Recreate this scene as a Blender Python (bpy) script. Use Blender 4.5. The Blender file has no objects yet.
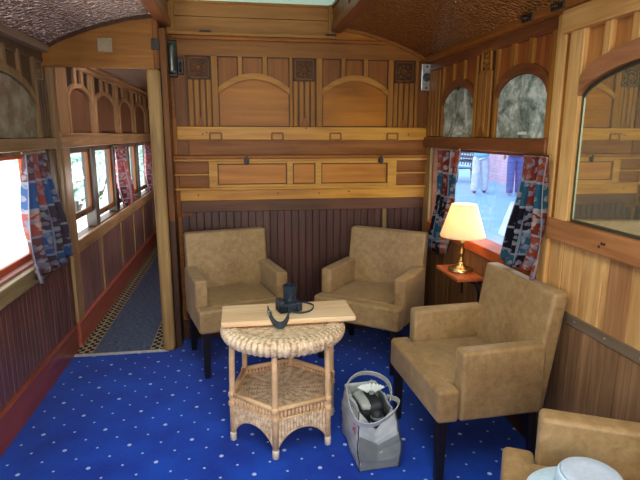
import bpy, bmesh, math, random
from mathutils import Vector, Matrix
random.seed(7)
R_ = random.Random(11)
C = bpy.context.scene.collection
PI = math.pi

# ------------------------------------------------------------------ materials
def lin(h):
    if isinstance(h, str):
        h = h.lstrip('#'); c = [int(h[i:i+2], 16)/255 for i in (0, 2, 4)]
    else:
        c = [v/255 for v in h]
    return tuple([v/12.92 if v <= .04045 else ((v+.055)/1.055)**2.4 for v in c] + [1.0])

class NT:
    def __init__(s, name):
        s.m = bpy.data.materials.new(name); s.m.use_nodes = True
        s.t = s.m.node_tree; s.n = s.t.nodes; s.l = s.t.links
        s.b = s.n['Principled BSDF']; s.out = s.n['Material Output']
    def node(s, typ, **kw):
        n = s.n.new(typ)
        for k, v in kw.items():
            if k == 'ins':
                for i, x in v.items():
                    if hasattr(x, 'is_output'): s.l.new(x, n.inputs[i])
                    else: n.inputs[i].default_value = x
            else: setattr(n, k, v)
        return n
    def math(s, op, a, b=None, c=None):
        d = {0: a}
        if b is not None: d[1] = b
        if c is not None: d[2] = c
        return s.node('ShaderNodeMath', operation=op, ins=d).outputs[0]
    def coord(s, k='Object'): return s.node('ShaderNodeTexCoord').outputs[k]
    def mapping(s, v, scale=(1, 1, 1), rot=(0, 0, 0), loc=(0, 0, 0)):
        return s.node('ShaderNodeMapping', ins={0: v, 1: loc, 2: rot, 3: scale}).outputs[0]
    def noise(s, v, scale, detail=3, rough=.55, dist=0):
        return s.node('ShaderNodeTexNoise', ins={'Vector': v, 'Scale': scale, 'Detail': detail, 'Roughness': rough, 'Distortion': dist}).outputs[0]
    def ramp(s, f, stops, interp='LINEAR'):
        n = s.node('ShaderNodeValToRGB', ins={0: f}); r = n.color_ramp; r.interpolation = interp
        while len(r.elements) < len(stops): r.elements.new(.5)
        for e, (p, c) in zip(r.elements, stops): e.position = p; e.color = c
        return n.outputs[0]
    def mix(s, f, a, b, blend='MIX'):
        n = s.node('ShaderNodeMix', data_type='RGBA', blend_type=blend)
        for i, x in ((0, f), (6, a), (7, b)):
            if hasattr(x, 'is_output'): s.l.new(x, n.inputs[i])
            else: n.inputs[i].default_value = x
        return n.outputs[2]
    def sep(s, v):
        n = s.node('ShaderNodeSeparateXYZ', ins={0: v}); return n.outputs
    def bump(s, h, strength=.3, dist=.01):
        n = s.node('ShaderNodeBump', ins={'Strength': strength, 'Distance': dist, 'Height': h})
        s.l.new(n.outputs[0], s.b.inputs['Normal'])
    def set(s, **kw):
        for k, v in kw.items():
            k = {'col': 'Base Color', 'rough': 'Roughness', 'metal': 'Metallic', 'spec': 'Specular IOR Level', 'coat': 'Coat Weight', 'coatr': 'Coat Roughness', 'sheen': 'Sheen Weight'}[k]
            if hasattr(v, 'is_output'): s.l.new(v, s.b.inputs[k])
            else: s.b.inputs[k].default_value = v
        return s

def plain(name, col, rough=.5, metal=0., spec=.5, mottling=.12, scale=30):
    t = NT(name); c = lin(col)
    n = t.noise(t.coord(), scale, 3)
    d = tuple(x*(1-mottling*1.6) for x in c[:3]) + (1,); u = tuple(min(1, x*(1+mottling)) for x in c[:3]) + (1,)
    t.set(col=t.ramp(n, [(.3, d), (.7, u)]), rough=rough, metal=metal, spec=spec)
    return t.m

def wood(name, dark, light, grain='Z', rough=.45, scale=1., boards=None, vary=.35, coat=.03, spec=.18):
    """varnished timber with long grain; boards=(axis, width) gives every board its own tone"""
    t = NT(name); co = t.coord()
    sc = {'X': (2.2, 34, 34), 'Y': (34, 2.2, 34), 'Z': (34, 34, 2.2)}[grain]
    v = t.mapping(co, tuple(a*scale for a in sc))
    n1 = t.noise(v, 1.0, 5, .6, .6)
    n2 = t.noise(co, 2.3, 2, .5)
    f = t.math('ADD', t.math('MULTIPLY', n1, .75), t.math('MULTIPLY', n2, .35))
    col = t.ramp(f, [(.36, lin(dark)), (.72, lin(light))])
    if boards:
        ax, w = boards
        o = t.sep(co)[{'X': 0, 'Y': 1, 'Z': 2}[ax]]
        k = t.math('FLOOR', t.math('DIVIDE', o, w))
        wn = t.node('ShaderNodeTexWhiteNoise', noise_dimensions='1D', ins={'W': k}).outputs[0]
        fac = t.math('ADD', t.math('MULTIPLY', wn, 2*vary), 1-vary)
        col = t.mix(1.0, col, t.node('ShaderNodeCombineColor', ins={0: fac, 1: fac, 2: fac}).outputs[0], 'MULTIPLY')
    t.set(col=col, rough=rough, coat=coat, coatr=.3, spec=spec)
    t.bump(n1, .12, .004)
    return t.m

M = {}
M['honey']   = wood('honey_timber', (120, 74, 26), (166, 110, 46), 'Z')
M['honeyX']  = wood('honey_timber_across', (112, 70, 28), (154, 102, 42), 'X')
M['panel']   = wood('arch_panel_timber', (134, 78, 16), (178, 110, 30), 'X', rough=.38, scale=.6)
M['slotp']   = wood('dull_panel_timber', (112, 64, 24), (150, 90, 36), 'Z')
M['umberX']  = wood('umber_timber_across', (112, 62, 20), (156, 96, 38), 'X')
M['umber']   = wood('umber_timber', (88, 50, 22), (130, 78, 34), 'Z')
M['railX']   = wood('bright_rail_timber', (164, 106, 34), (206, 148, 60), 'X', rough=.35)
M['doorX']   = wood('orange_panel_timber', (150, 90, 28), (192, 124, 46), 'X', rough=.38, scale=.6)
M['frameX']  = wood('yellow_frame_timber', (160, 106, 36), (200, 146, 62), 'X', rough=.36)
M['dado']    = wood('dark_dado_boarding', (54, 34, 30), (92, 60, 52), 'Z', rough=.42, boards=('X', .056), vary=.12, coat=.15)
M['dadoY']   = wood('dark_side_boarding', (78, 48, 44), (128, 84, 76), 'Z', rough=.32, boards=('Y', .056), vary=.18, coat=.5)
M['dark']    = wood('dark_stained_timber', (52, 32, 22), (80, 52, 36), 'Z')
M['black']   = plain('black_stained_timber', (24, 20, 19), .35)
M['dadoC']   = wood('corridor_dado_lit', (104, 70, 66), (160, 120, 116), 'Z', rough=.3, boards=('Y', .056), vary=.16, coat=.5)  # side boarding with a lighter base colour in place of corridor light
M['redC']    = wood('corridor_skirting_lit', (156, 72, 56), (196, 104, 86), 'Y', rough=.35, coat=.3)  # red skirting, its lit look raised into the base colour
M['redY']    = wood('red_brown_skirting', (122, 54, 44), (160, 80, 64), 'Y', rough=.35, coat=.3)
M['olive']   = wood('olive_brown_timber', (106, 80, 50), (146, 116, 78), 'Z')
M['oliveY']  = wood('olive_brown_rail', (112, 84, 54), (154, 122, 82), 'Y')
M['oliveD']  = wood('dark_brown_timber', (70, 50, 34), (102, 76, 54), 'Z')  # darker, browner tone than the olive timber
M['corrP']   = wood('corridor_panel_timber', (92, 60, 44), (130, 90, 66), 'Z')
M['corrF']   = wood('corridor_frame_timber', (138, 102, 68), (190, 150, 110), 'Z', rough=.35)
M['corrFY']  = wood('corridor_rail_timber', (140, 104, 70), (192, 152, 112), 'Y', rough=.35)
M['pine']    = wood('pale_pine', (176, 126, 66), (222, 178, 114), 'Z', rough=.42)
M['pineY']   = wood('pale_pine_rail', (180, 130, 70), (224, 178, 112), 'Y', rough=.42)
M['pineB']   = wood('pale_pine_boarding', (158, 110, 60), (216, 172, 112), 'Z', boards=('Y', .135), vary=.16)
M['pineD']   = wood('dull_pine_boarding', (104, 76, 52), (154, 118, 84), 'Z', boards=('Y', .075), vary=.25)
M['redw']    = wood('reddish_cedar', (112, 58, 28), (164, 92, 46), 'Z', rough=.35)
M['redwY']   = wood('red_brown_rail', (92, 50, 28), (134, 80, 48), 'Y', rough=.38)
M['brownY']  = wood('brown_waist_rail', (132, 84, 50), (176, 120, 74), 'Y', rough=.4)
M['greyY']   = wood('grey_brown_strip', (92, 78, 62), (122, 104, 84), 'Y', rough=.45)
M['archR']   = wood('arch_moulding_timber', (132, 84, 54), (172, 118, 80), 'Y', rough=.38)
M['sillR']   = wood('reddish_sill', (150, 62, 30), (190, 92, 48), 'Y', rough=.35)  # red of the lamplight on the sill is put into this colour
M['shelfR']  = wood('reddish_shelf_timber', (150, 70, 38), (192, 104, 62), 'Y', rough=.35)
M['board']   = wood('pale_plank_timber', (212, 174, 130), (242, 212, 174), 'X', rough=.5, coat=0)
M['post']    = wood('worn_post_timber', (128, 96, 54), (176, 142, 92), 'Z', rough=.45)
M['brass']   = plain('aged_brass', (176, 140, 78), .3, 1., mottling=.1)
M['brassb']  = plain('polished_brass', (206, 184, 138), .25, 1., mottling=.05)
M['steel']   = plain('worn_steel', (178, 180, 178), .32, .9, mottling=.15)
M['iron']    = plain('dark_iron', (44, 42, 40), .4, .7)
M['umbr']    = plain('blackened_brown_metal', (52, 38, 28), .5, .3)
M['alu']     = plain('dull_threshold_metal', (206, 206, 204), .35, .5)
M['mint']    = plain('mint_frosted_skylight', (190, 222, 200), .55, mottling=.04)
M['mint'].node_tree.nodes['Principled BSDF'].inputs['Emission Color'].default_value = (.50, .76, .60, 1)
M['mint'].node_tree.nodes['Principled BSDF'].inputs['Emission Strength'].default_value = .45  # emission added so the frosted mint panel looks sky-lit
M['wick']    = None

def m_ceiling(name, a, b, bd=.035):
    t = NT(name); co = t.coord()
    v = t.node('ShaderNodeTexVoronoi', feature='F1', ins={'Vector': co, 'Scale': 46.}).outputs['Distance']
    v2 = t.node('ShaderNodeTexVoronoi', feature='DISTANCE_TO_EDGE', ins={'Vector': t.mapping(co, (1, 1, 1), (0, 0, .6)), 'Scale': 30.}).outputs['Distance']
    n = t.noise(co, 60, 4)
    h = t.math('ADD', t.math('ADD', t.math('MULTIPLY', v, .9), t.math('MULTIPLY', v2, .8)), t.math('MULTIPLY', n, .35))
    t.set(col=t.ramp(h, [(.3, lin(a)), (.85, lin(b))]), rough=.2, metal=.5, spec=.8)
    t.bump(h, 1., bd)
    return t.m
M['ceil'] = m_ceiling('pressed_metal_ceiling', (136, 94, 44), (206, 156, 92), .022)
M['ceilL'] = m_ceiling('pressed_metal_ceiling_light_tint', (150, 116, 96), (228, 200, 180))  # same metal, paler and pinker: the light on this side is in the colour

def m_carpet():
    t = NT('blue_dotted_carpet'); co = t.coord(); x, y, z = t.sep(co)
    a = t.math('DIVIDE', t.math('ADD', x, .606), .16); b = t.math('DIVIDE', t.math('SUBTRACT', y, 2.553), .17)
    s_ = t.math('SUBTRACT', a, b); t_ = t.math('ADD', a, b)
    def dist(q, w):
        qs = t.math('SUBTRACT', q, t.math('ROUND', q)); ws = t.math('SUBTRACT', w, t.math('ROUND', w))
        return t.math('SQRT', t.math('ADD', t.math('MULTIPLY', qs, qs), t.math('MULTIPLY', ws, ws)))
    small = t.math('LESS_THAN', dist(s_, t_), .055)
    big = t.math('LESS_THAN', dist(t.math('MULTIPLY', s_, .5), t.math('MULTIPLY', t_, .5)), .047)
    dots = t.math('MAXIMUM', small, big)
    n = t.noise(co, 160, 2); n2 = t.noise(co, 3.5, 3)
    f = t.math('ADD', t.math('MULTIPLY', n, .5), t.math('MULTIPLY', n2, .5))
    base = t.ramp(f, [(.32, lin((0, 34, 138))), (.7, lin((6, 80, 204)))])
    t.set(col=t.mix(dots, base, lin((176, 196, 232))), rough=.95, spec=.1, sheen=.15)
    t.bump(n, .35, .004)
    return t.m
M['carpet'] = m_carpet()

def m_runner():
    t = NT('corridor_runner_carpet'); co = t.coord(); x, y, z = t.sep(co)
    n = t.noise(t.mapping(co, (30, 90, 1)), 1., 3)
    base = t.ramp(n, [(.3, lin((56, 64, 88))), (.7, lin((112, 124, 152)))])
    d = t.math('ABSOLUTE', t.math('ADD', x, .90))          # distance from the runner's centre line
    inb = t.math('GREATER_THAN', d, .205)
    k = t.math('FRACT', t.math('MULTIPLY', y, 13.)); row = t.math('GREATER_THAN', t.math('FRACT', t.math('DIVIDE', t.math('SUBTRACT', d, .205), .066)), .5)
    chk = t.math('GREATER_THAN', t.math('ABSOLUTE', t.math('SUBTRACT', t.math('FRACT', t.math('ADD', k, t.math('MULTIPLY', row, .5))), .5)), .2)
    line = t.math('LESS_THAN', t.math('ABSOLUTE', t.math('SUBTRACT', t.math('FRACT', t.math('DIVIDE', t.math('SUBTRACT', d, .205), .066)), .5)), .42)
    bc = t.mix(t.math('MULTIPLY', chk, line), lin((172, 158, 130)), lin((52, 48, 52)))
    t.set(col=t.mix(inb, base, bc), rough=.95, spec=.1)
    t.bump(n, .2, .003)
    return t.m
M['runner'] = m_runner()

def m_leather(name, a, b, c):
    t = NT(name); co = t.coord()
    n = t.math('ADD', t.math('MULTIPLY', t.noise(co, 3.2, 3, .5), .45), t.math('MULTIPLY', t.noise(co, 26, 9, .68, .5), .55)); n2 = t.noise(co, 120, 3)
    col = t.ramp(n, [(.34, lin(a)), (.5, lin(b)), (.66, lin(c))])
    t.set(col=col, rough=t.math('ADD', t.math('MULTIPLY', n, .35), .28), spec=.45, sheen=.1)
    t.bump(t.math('ADD', t.math('MULTIPLY', n2, .3), n), .14, .006)
    return t.m
M['leather'] = m_leather('tan_suede_leather', (128, 98, 60), (154, 124, 82), (176, 146, 104))

def m_wicker(name, mode):
    t = NT(name); co = t.coord(); x, y, z = t.sep(co)
    th = t.math('ARCTAN2', y, x); r = t.math('SQRT', t.math('ADD', t.math('MULTIPLY', x, x), t.math('MULTIPLY', y, y)))
    if mode == 'radial':
        a = t.math('SINE', t.math('MULTIPLY', th, 20.)); b = t.math('SINE', t.math('MULTIPLY', r, 420.))
        h = t.math('ADD', t.math('MULTIPLY', a, .25), t.math('MULTIPLY', t.math('MULTIPLY', a, b), .35))
    elif mode == 'rim':
        a = t.math('SINE', t.math('MULTIPLY', th, 62.)); b = t.math('SINE', t.math('MULTIPLY', t.math('ADD', z, r), 520.))
        h = t.math('ADD', t.math('MULTIPLY', a, .4), t.math('MULTIPLY', b, .25))
    else:
        h = t.math('MULTIPLY', t.math('SINE', t.math('MULTIPLY', z, 700.)), .18)
    n = t.noise(co, 45, 3)
    f = t.math('ADD', t.math('MULTIPLY', h, .3), n)
    t.set(col=t.ramp(f, [(.25, lin((160, 128, 96))), (.5, lin((220, 194, 160))), (.8, lin((244, 226, 200)))]), rough=.5, spec=.35)
    t.bump(h, .6, .006)
    return t.m
M['wrad'] = m_wicker('woven_cane_disc', 'radial'); M['wrim'] = m_wicker('woven_cane_rim', 'rim'); M['wpl'] = m_wicker('woven_cane_panel', 'plain')
M['cane'] = plain('smooth_cane', (216, 178, 134), .4, mottling=.12, scale=22)
M['canef'] = plain('pale_cane_foot', (226, 212, 190), .45)

def m_curtain(name, cols, dim=1.):
    t = NT(name); uv = t.coord('UV'); u, v, _ = t.sep(uv)
    n = 3.; m = 4.6
    uu = t.math('MULTIPLY', u, n); vv = t.math('MULTIPLY', v, m)
    cell = t.node('ShaderNodeCombineXYZ', ins={0: t.math('FLOOR', uu), 1: t.math('FLOOR', vv), 2: 3.}).outputs[0]
    w = t.node('ShaderNodeTexWhiteNoise', noise_dimensions='3D', ins={0: cell}).outputs[0]
    k = len(cols)
    base = t.ramp(w, [(i/k, tuple(c*dim for c in lin(cc)[:3])+(1,)) for i, cc in enumerate(cols)], 'CONSTANT')
    p = t.mapping(uv, (n*2.2, m*2.4, 1))
    vo = t.node('ShaderNodeTexVoronoi', feature='F1', ins={'Vector': p, 'Scale': 1.6}).outputs['Distance']
    nz = t.noise(p, 2.4, 3, .6, 1.5)
    fl = t.math('MULTIPLY', t.math('LESS_THAN', t.math('ADD', vo, t.math('MULTIPLY', nz, .6)), .74), 1.)
    flc = t.ramp(t.noise(p, 1.2, 1), [(.3, tuple(c*dim for c in lin((214, 190, 170))[:3])+(1,)), (.55, tuple(c*dim for c in lin((120, 140, 170))[:3])+(1,)), (.7, tuple(c*dim for c in lin((206, 120, 80))[:3])+(1,))])
    col = t.mix(t.math('MULTIPLY', fl, .75), base, flc)
    fu = t.math('ABSOLUTE', t.math('SUBTRACT', t.math('FRACT', uu), .5)); fv = t.math('ABSOLUTE', t.math('SUBTRACT', t.math('FRACT', vv), .5))
    edge = t.math('GREATER_THAN', t.math('MAXIMUM', fu, fv), .455)
    col = t.mix(t.math('MULTIPLY', edge, .7), col, tuple(c*dim for c in lin((170, 176, 190))[:3])+(1,))
    t.set(col=col, rough=.85, spec=.15)
    tr = t.node('ShaderNodeBsdfTranslucent', ins={0: col})
    mx = t.node('ShaderNodeMixShader', ins={0: .3, 1: t.b.outputs[0], 2: tr.outputs[0]})
    t.l.new(mx.outputs[0], t.out.inputs[0])
    return t.m
M['curtL'] = m_curtain('patchwork_curtain_cloth', [(166, 92, 86), (86, 76, 86), (74, 104, 156), (118, 82, 84), (172, 106, 96), (96, 100, 120)], .8)
M['curtR'] = m_curtain('patchwork_curtain_dark', [(122, 50, 38), (30, 30, 42), (48, 98, 122), (160, 78, 52), (38, 42, 56), (96, 42, 40)], .8)
M['curtC'] = m_curtain('red_patchwork_curtain', [(160, 66, 62), (178, 92, 86), (120, 48, 50), (98, 60, 74)])

def m_photo(name, seed, dark=.5):
    t = NT(name); co = t.coord(); x, y, z = t.sep(co)
    p = t.mapping(co, (1, 1, 1), (0, 0, 0), (seed, seed*2.3, seed*.7))
    n1 = t.noise(p, 26, 8, .72, .8); n2 = t.noise(p, 7.5, 3, .55, .8); n3 = t.noise(t.mapping(p, (1, 5, 14)), 3.4, 4, .6)
    f = t.math('ADD', t.math('ADD', t.math('MULTIPLY', n1, .42), t.math('MULTIPLY', n2, .72)), t.math('MULTIPLY', n3, .2))
    col = t.ramp(f, [(.47, lin((52, 66, 62))), (.58, lin((112, 130, 122))), (.68, lin((156, 174, 164))), (.80, lin((220, 230, 222)))])
    t.set(col=col, rough=.25, spec=.5, coat=.4, coatr=.04)
    return t.m
M['photoA'] = m_photo('aged_photograph_waterfall', 3.1); M['photoB'] = m_photo('aged_photograph_forest', 8.7)
M['paper'] = plain('caption_paper', (206, 212, 204), .6)

def m_mirror(name, col, rough=.02):
    t = NT(name); t.set(col=lin(col), metal=1., rough=rough); return t.m
M['mirror'] = m_mirror('silvered_glass', (246, 248, 228))
_t = NT('brightened_silvered_glass'); _t.set(col=lin((250, 250, 226)), metal=1., rough=.015)
_d = _t.node('ShaderNodeBsdfDiffuse', ins={0: lin((226, 230, 196))})  # pale diffuse haze mixed in to brighten the reflection
_x = _t.node('ShaderNodeMixShader', ins={0: .09, 1: _t.b.outputs[0], 2: _d.outputs[0]}); _t.l.new(_x.outputs[0], _t.out.inputs[0]); M['mirror'] = _t.m
t = NT('murky_green_glass'); n = t.noise(t.coord(), 9, 4)
t.set(col=t.ramp(n, [(.35, lin((84, 90, 72))), (.7, lin((140, 146, 122)))]), rough=.12, spec=.8, coat=.6, coatr=.03)
M['murk'] = t.m

def m_glass(name, tint, refl=.08):
    t = NT(name); tr = t.node('ShaderNodeBsdfTransparent', ins={0: tint}); gl = t.node('ShaderNodeBsdfGlossy', ins={0: (1, 1, 1, 1), 1: .01})
    fc = t.node('ShaderNodeLayerWeight', ins={0: .5}).outputs[1]
    f = t.math('ADD', t.math('MULTIPLY', t.math('POWER', fc, 5.), .5), refl)
    mx = t.node('ShaderNodeMixShader', ins={0: f, 1: tr.outputs[0], 2: gl.outputs[0]})
    t.l.new(mx.outputs[0], t.out.inputs[0]); t.n.remove(t.b)
    return t.m
M['glass'] = m_glass('window_glass', (.93, .97, 1, 1), .02)
M['glassb'] = m_glass('bluish_window_glass', (.88, .94, 1, 1), .2)

def m_shade():
    t = NT('cream_lampshade_cloth'); co = t.coord(); x, y, z = t.sep(co)
    th = t.math('ARCTAN2', y, x); s_ = t.math('SINE', t.math('MULTIPLY', th, 40.))
    t.set(col=lin((252, 240, 214)), rough=.8); t.bump(s_, .25, .003)
    tr = t.node('ShaderNodeBsdfTranslucent', ins={0: lin((255, 238, 206))})
    mx = t.node('ShaderNodeMixShader', ins={0: .6, 1: t.b.outputs[0], 2: tr.outputs[0]})
    t.l.new(mx.outputs[0], t.out.inputs[0]); return t.m
M['shade'] = m_shade()
t = NT('warm_bulb_glass'); t.set(col=(1, .9, .7, 1)); t.b.inputs['Emission Color'].default_value = (1, .72, .36, 1); t.b.inputs['Emission Strength'].default_value = 12
M['bulb'] = t.m
M['cambody'] = plain('blue_black_camera_plastic', (30, 42, 56), .45, mottling=.2, scale=90)
M['camlens'] = plain('black_lens_barrel', (36, 50, 64), .3, .2)
M['lensglass'] = plain('lens_front_glass', (18, 22, 34), .05, .0, 1., mottling=0)
M['strap'] = plain('dark_camera_strap', (38, 54, 66), .7)
M['bag'] = plain('pale_grey_canvas', (178, 184, 186), .8, mottling=.1, scale=14)
M['bagg'] = plain('grey_canvas_gusset', (114, 120, 123), .8, mottling=.1, scale=14)
M['web'] = plain('grey_webbing', (186, 190, 190), .85)
M['pipe'] = plain('dark_piping', (58, 62, 66), .7)
M['redpr'] = plain('faded_red_print', (196, 92, 104), .8)
M['darkcl'] = plain('dark_folded_cloth', (34, 40, 48), .6)
M['greycl'] = plain('grey_band', (120, 128, 134), .6)
M['fan'] = plain('white_pleated_paper', (218, 226, 226), .7, mottling=.05)
M['hat'] = plain('pale_blue_hat_cloth', (196, 226, 250), .85, mottling=.05, scale=60)
M['hatin'] = plain('lavender_hat_crown', (188, 204, 228), .85, mottling=.05, scale=60)
M['skin'] = plain('skin_tone', (206, 160, 134), .55, mottling=.05)
M['whitetr'] = plain('white_trouser_cloth', (198, 210, 224), .85, mottling=.08, scale=12)
M['jeans'] = plain('blue_denim', (58, 96, 168), .85, mottling=.15, scale=20)
M['shirtb'] = plain('light_blue_shirt_cloth', (110, 190, 226), .85, mottling=.1, scale=14)
M['shirtw'] = plain('dark_blue_top_cloth', (66, 92, 150), .85, mottling=.1)
M['shoe'] = plain('dark_shoe_leather', (70, 74, 92), .5)
M['shoew'] = plain('pale_shoe', (150, 170, 200), .5)
M['hair'] = plain('grey_hair', (112, 104, 98), .7)
M['hairb'] = plain('brown_hair', (70, 50, 38), .7)
M['platform'] = plain('bluish_platform_paving', (118, 168, 210), .8, mottling=.05, scale=1.2)  # blue cast of the outdoor light tinted into the platform materials
M['gravel'] = plain('sunlit_pale_gravel', (244, 244, 236), .9, mottling=.04, scale=3)
t = NT('pink_painted_brick'); b = t.node('ShaderNodeTexBrick', ins={'Vector': t.mapping(t.coord('UV'), (1, 1, 1)), 'Color1': lin((200, 172, 196)), 'Color2': lin((194, 164, 190)), 'Mortar': lin((204, 180, 202)), 'Scale': 1., 'Mortar Size': .012, 'Brick Width': .24, 'Row Height': .085})
t.set(col=b.outputs[0], rough=.9); M['brick'] = t.m
M['benchm'] = plain('dark_bench_iron', (56, 66, 96), .5, .3)
M['benchs'] = plain('bench_slat_timber', (120, 150, 186), .6)
t = NT('pale_sunlit_leaves'); n = t.noise(t.coord(), 1.6, 3)
t.set(col=t.ramp(n, [(.3, lin((186, 220, 208))), (.7, lin((240, 252, 244)))]), rough=.8); M['leaf'] = t.m
M['bark'] = plain('grey_bark', (130, 120, 108), .9)

# ------------------------------------------------------------------ mesh builder
def TB(p): return Vector((p[0], 4.0 - p[2], p[1]))        # back wall:  u = X, v = Z, w = out of the wall
def TR(p): return Vector((1.5 - p[2], p[0], p[1]))        # side wall with the lamp: u = Y
def TL(p): return Vector((-1.252 + p[2], p[0], p[1]))     # side wall with the corridor: u = Y
def TD(p): return Vector((p[0], 3.75 - p[2], p[1]))       # partition plane
def T0(p): return Vector(p)

SEPARATE = {'stile', 'slot_post', 'screw_head', 'dial', 'end_frame', 'eye', 'shade_piping', 'catch', 'end_block', 'end_stile', 'pilaster_ground', 'mirror_stile', 'clerestory_stile', 'clerestory_end_boards'}
class MB:
    def __init__(s, T=T0):
        s.bm = bmesh.new(); s.T = T
    def _merge(s, tmp, f=None):
        vs = {}
        for v in tmp.verts:
            c = v.co if f is None else Vector(f(v.co))
            vs[v.index] = s.bm.verts.new(s.T(c))
        for fc in tmp.faces:
            try: s.bm.faces.new([vs[v.index] for v in fc.verts])
            except ValueError: pass
        tmp.free()
    def box(s, u0, u1, v0, v1, w0, w1, bev=0., seg=1, f=None, sub=0):
        tmp = bmesh.new(); bmesh.ops.create_cube(tmp, size=1)
        for v in tmp.verts:
            v.co = Vector((u0 + (v.co.x+.5)*(u1-u0), v0 + (v.co.y+.5)*(v1-v0), w0 + (v.co.z+.5)*(w1-w0)))
        if bev: bmesh.ops.bevel(tmp, geom=tmp.edges[:], offset=bev, segments=seg, profile=.5, affect='EDGES')
        if sub: bmesh.ops.subdivide_edges(tmp, edges=[e for e in tmp.edges if e.calc_length() > bev*2.5], cuts=sub, use_grid_fill=True)
        tmp.verts.index_update(); s._merge(tmp, f); return s
    def prism(s, pts, w0, w1):
        n = len(pts)
        a = [s.bm.verts.new(s.T((p[0], p[1], w0))) for p in pts]; b = [s.bm.verts.new(s.T((p[0], p[1], w1))) for p in pts]
        s.bm.faces.new(a[::-1]); s.bm.faces.new(b)
        for i in range(n): s.bm.faces.new((a[i], a[(i+1) % n], b[(i+1) % n], b[i]))
        return s
    def strip(s, A, B, w0, w1, closed=False):
        """solid band between two curves of equal length"""
        L = [[s.bm.verts.new(s.T((p[0], p[1], w))) for p in c] for c in (A, B) for w in (w0, w1)]
        a0, a1, b0, b1 = L; n = len(A)
        for i in range(n - (0 if closed else 1)):
            j = (i+1) % n
            for q in ((a1[i], a1[j], b1[j], b1[i]), (a0[j], a0[i], b0[i], b0[j]), (a0[i], a0[j], a1[j], a1[i]), (b1[i], b1[j], b0[j], b0[i])): s.bm.faces.new(q)
        if not closed:
            s.bm.faces.new((a0[0], a1[0], b1[0], b0[0])); s.bm.faces.new((a0[-1], b0[-1], b1[-1], a1[-1]))
        return s
    def pane(s, u0, u1, v0, v1, w):
        s.bm.faces.new([s.bm.verts.new(s.T((a, b, w))) for a, b in ((u0, v0), (u1, v0), (u1, v1), (u0, v1))]); return s
    def tube(s, pts, r, seg=8, closed=False):
        pts = [Vector(p) for p in pts]; n = len(pts); rings = []; prev = None
        for i, p in enumerate(pts):
            a = pts[(i-1) % n] if (closed or i) else p; b = pts[(i+1) % n] if (closed or i < n-1) else p
            d = (b-a).normalized()
            if prev is None:
                x = d.orthogonal().normalized()
            else:
                x = (prev - d*prev.dot(d)).normalized()
            prev = x; y = d.cross(x); rr = r[i] if isinstance(r, (list, tuple)) else r
            rings.append([s.bm.verts.new(s.T(p + (x*math.cos(2*PI*k/seg) + y*math.sin(2*PI*k/seg))*rr)) for k in range(seg)])
        for i in range(n if closed else n-1):
            A, B = rings[i], rings[(i+1) % n]
            for k in range(seg): s.bm.faces.new((A[k], A[(k+1) % seg], B[(k+1) % seg], B[k]))
        if not closed: s.bm.faces.new(rings[0][::-1]); s.bm.faces.new(rings[-1])
        return s
    def lathe(s, prof, c=(0, 0, 0), seg=24, axis=None, rfun=None, cap=True):
        c = Vector(c); Q = Matrix.Identity(3) if axis is None else Vector((0, 0, 1)).rotation_difference(Vector(axis)).to_matrix()
        rings = []
        for (r, z) in prof:
            ring = []
            for k in range(seg):
                th = 2*PI*k/seg; rr = r if rfun is None else rfun(r, z, th)
                ring.append(s.bm.verts.new(s.T(c + Q @ Vector((rr*math.cos(th), rr*math.sin(th), z)))))
            rings.append(ring)
        for A, B in zip(rings, rings[1:]):
            for k in range(seg): s.bm.faces.new((A[k], A[(k+1) % seg], B[(k+1) % seg], B[k]))
        if cap: s.bm.faces.new(rings[0][::-1]); s.bm.faces.new(rings[-1])
        return s
    def ribbon(s, pts, widths, th=.003):
        """flat band along pts; widths[i] = half-width vector"""
        pts = [Vector(p) for p in pts]; n = len(pts); rows = []
        for i, p in enumerate(pts):
            d = (pts[min(i+1, n-1)] - pts[max(i-1, 0)]).normalized(); w = Vector(widths[i] if isinstance(widths[0], (list, tuple, Vector)) else widths)
            nn = d.cross(w).normalized()*th*.5
            rows.append([s.bm.verts.new(s.T(q)) for q in (p-w-nn, p+w-nn, p+w+nn, p-w+nn)])
        for A, B in zip(rows, rows[1:]):
            for k in range(4): s.bm.faces.new((A[k], A[(k+1) % 4], B[(k+1) % 4], B[k]))
        s.bm.faces.new(rows[0][::-1]); s.bm.faces.new(rows[-1]); return s
    def grid(s, f, nu, nv, closed_u=False):
        g = [[s.bm.verts.new(s.T(f(i/nu, j/nv))) for j in range(nv+1)] for i in range(nu if closed_u else nu+1)]
        uvl = s.bm.loops.layers.uv.verify()
        for i in range(nu):
            for j in range(nv):
                i2 = (i+1) % nu if closed_u else i+1
                fc = s.bm.faces.new((g[i][j], g[i2][j], g[i2][j+1], g[i][j+1]))
                for lp, (a, b) in zip(fc.loops, ((i, j), (i+1, j), (i+1, j+1), (i, j+1))): lp[uvl].uv = (a/nu, b/nv)
        return s
    def islands(s):
        seen, out = set(), []
        for v in s.bm.verts:
            if v in seen: continue
            st, isl = [v], []; seen.add(v)
            while st:
                q = st.pop(); isl.append(q)
                for e in q.link_edges:
                    w = e.other_vert(q)
                    if w not in seen: seen.add(w); st.append(w)
            out.append(isl)
        return out
    def build(s, name, mat, parent=None, smooth=False, wn=False, solid=0., recalc=True):
        if name in SEPARATE:
            isl = s.islands()
            if len(isl) > 1:
                first = None
                for g in isl:
                    gs = set(g); b = MB(); vm = {v: b.bm.verts.new(v.co) for v in g}
                    for fc in s.bm.faces:
                        if fc.verts[0] in gs: b.bm.faces.new([vm[v] for v in fc.verts])
                    o = b.build(name, mat, parent, smooth, wn, solid, recalc); first = first or o
                s.bm.free(); return first
        if recalc: bmesh.ops.recalc_face_normals(s.bm, faces=s.bm.faces)
        me = bpy.data.meshes.new(name); s.bm.to_mesh(me); s.bm.free()
        me.materials.append(mat if not isinstance(mat, str) else M[mat])
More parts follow.
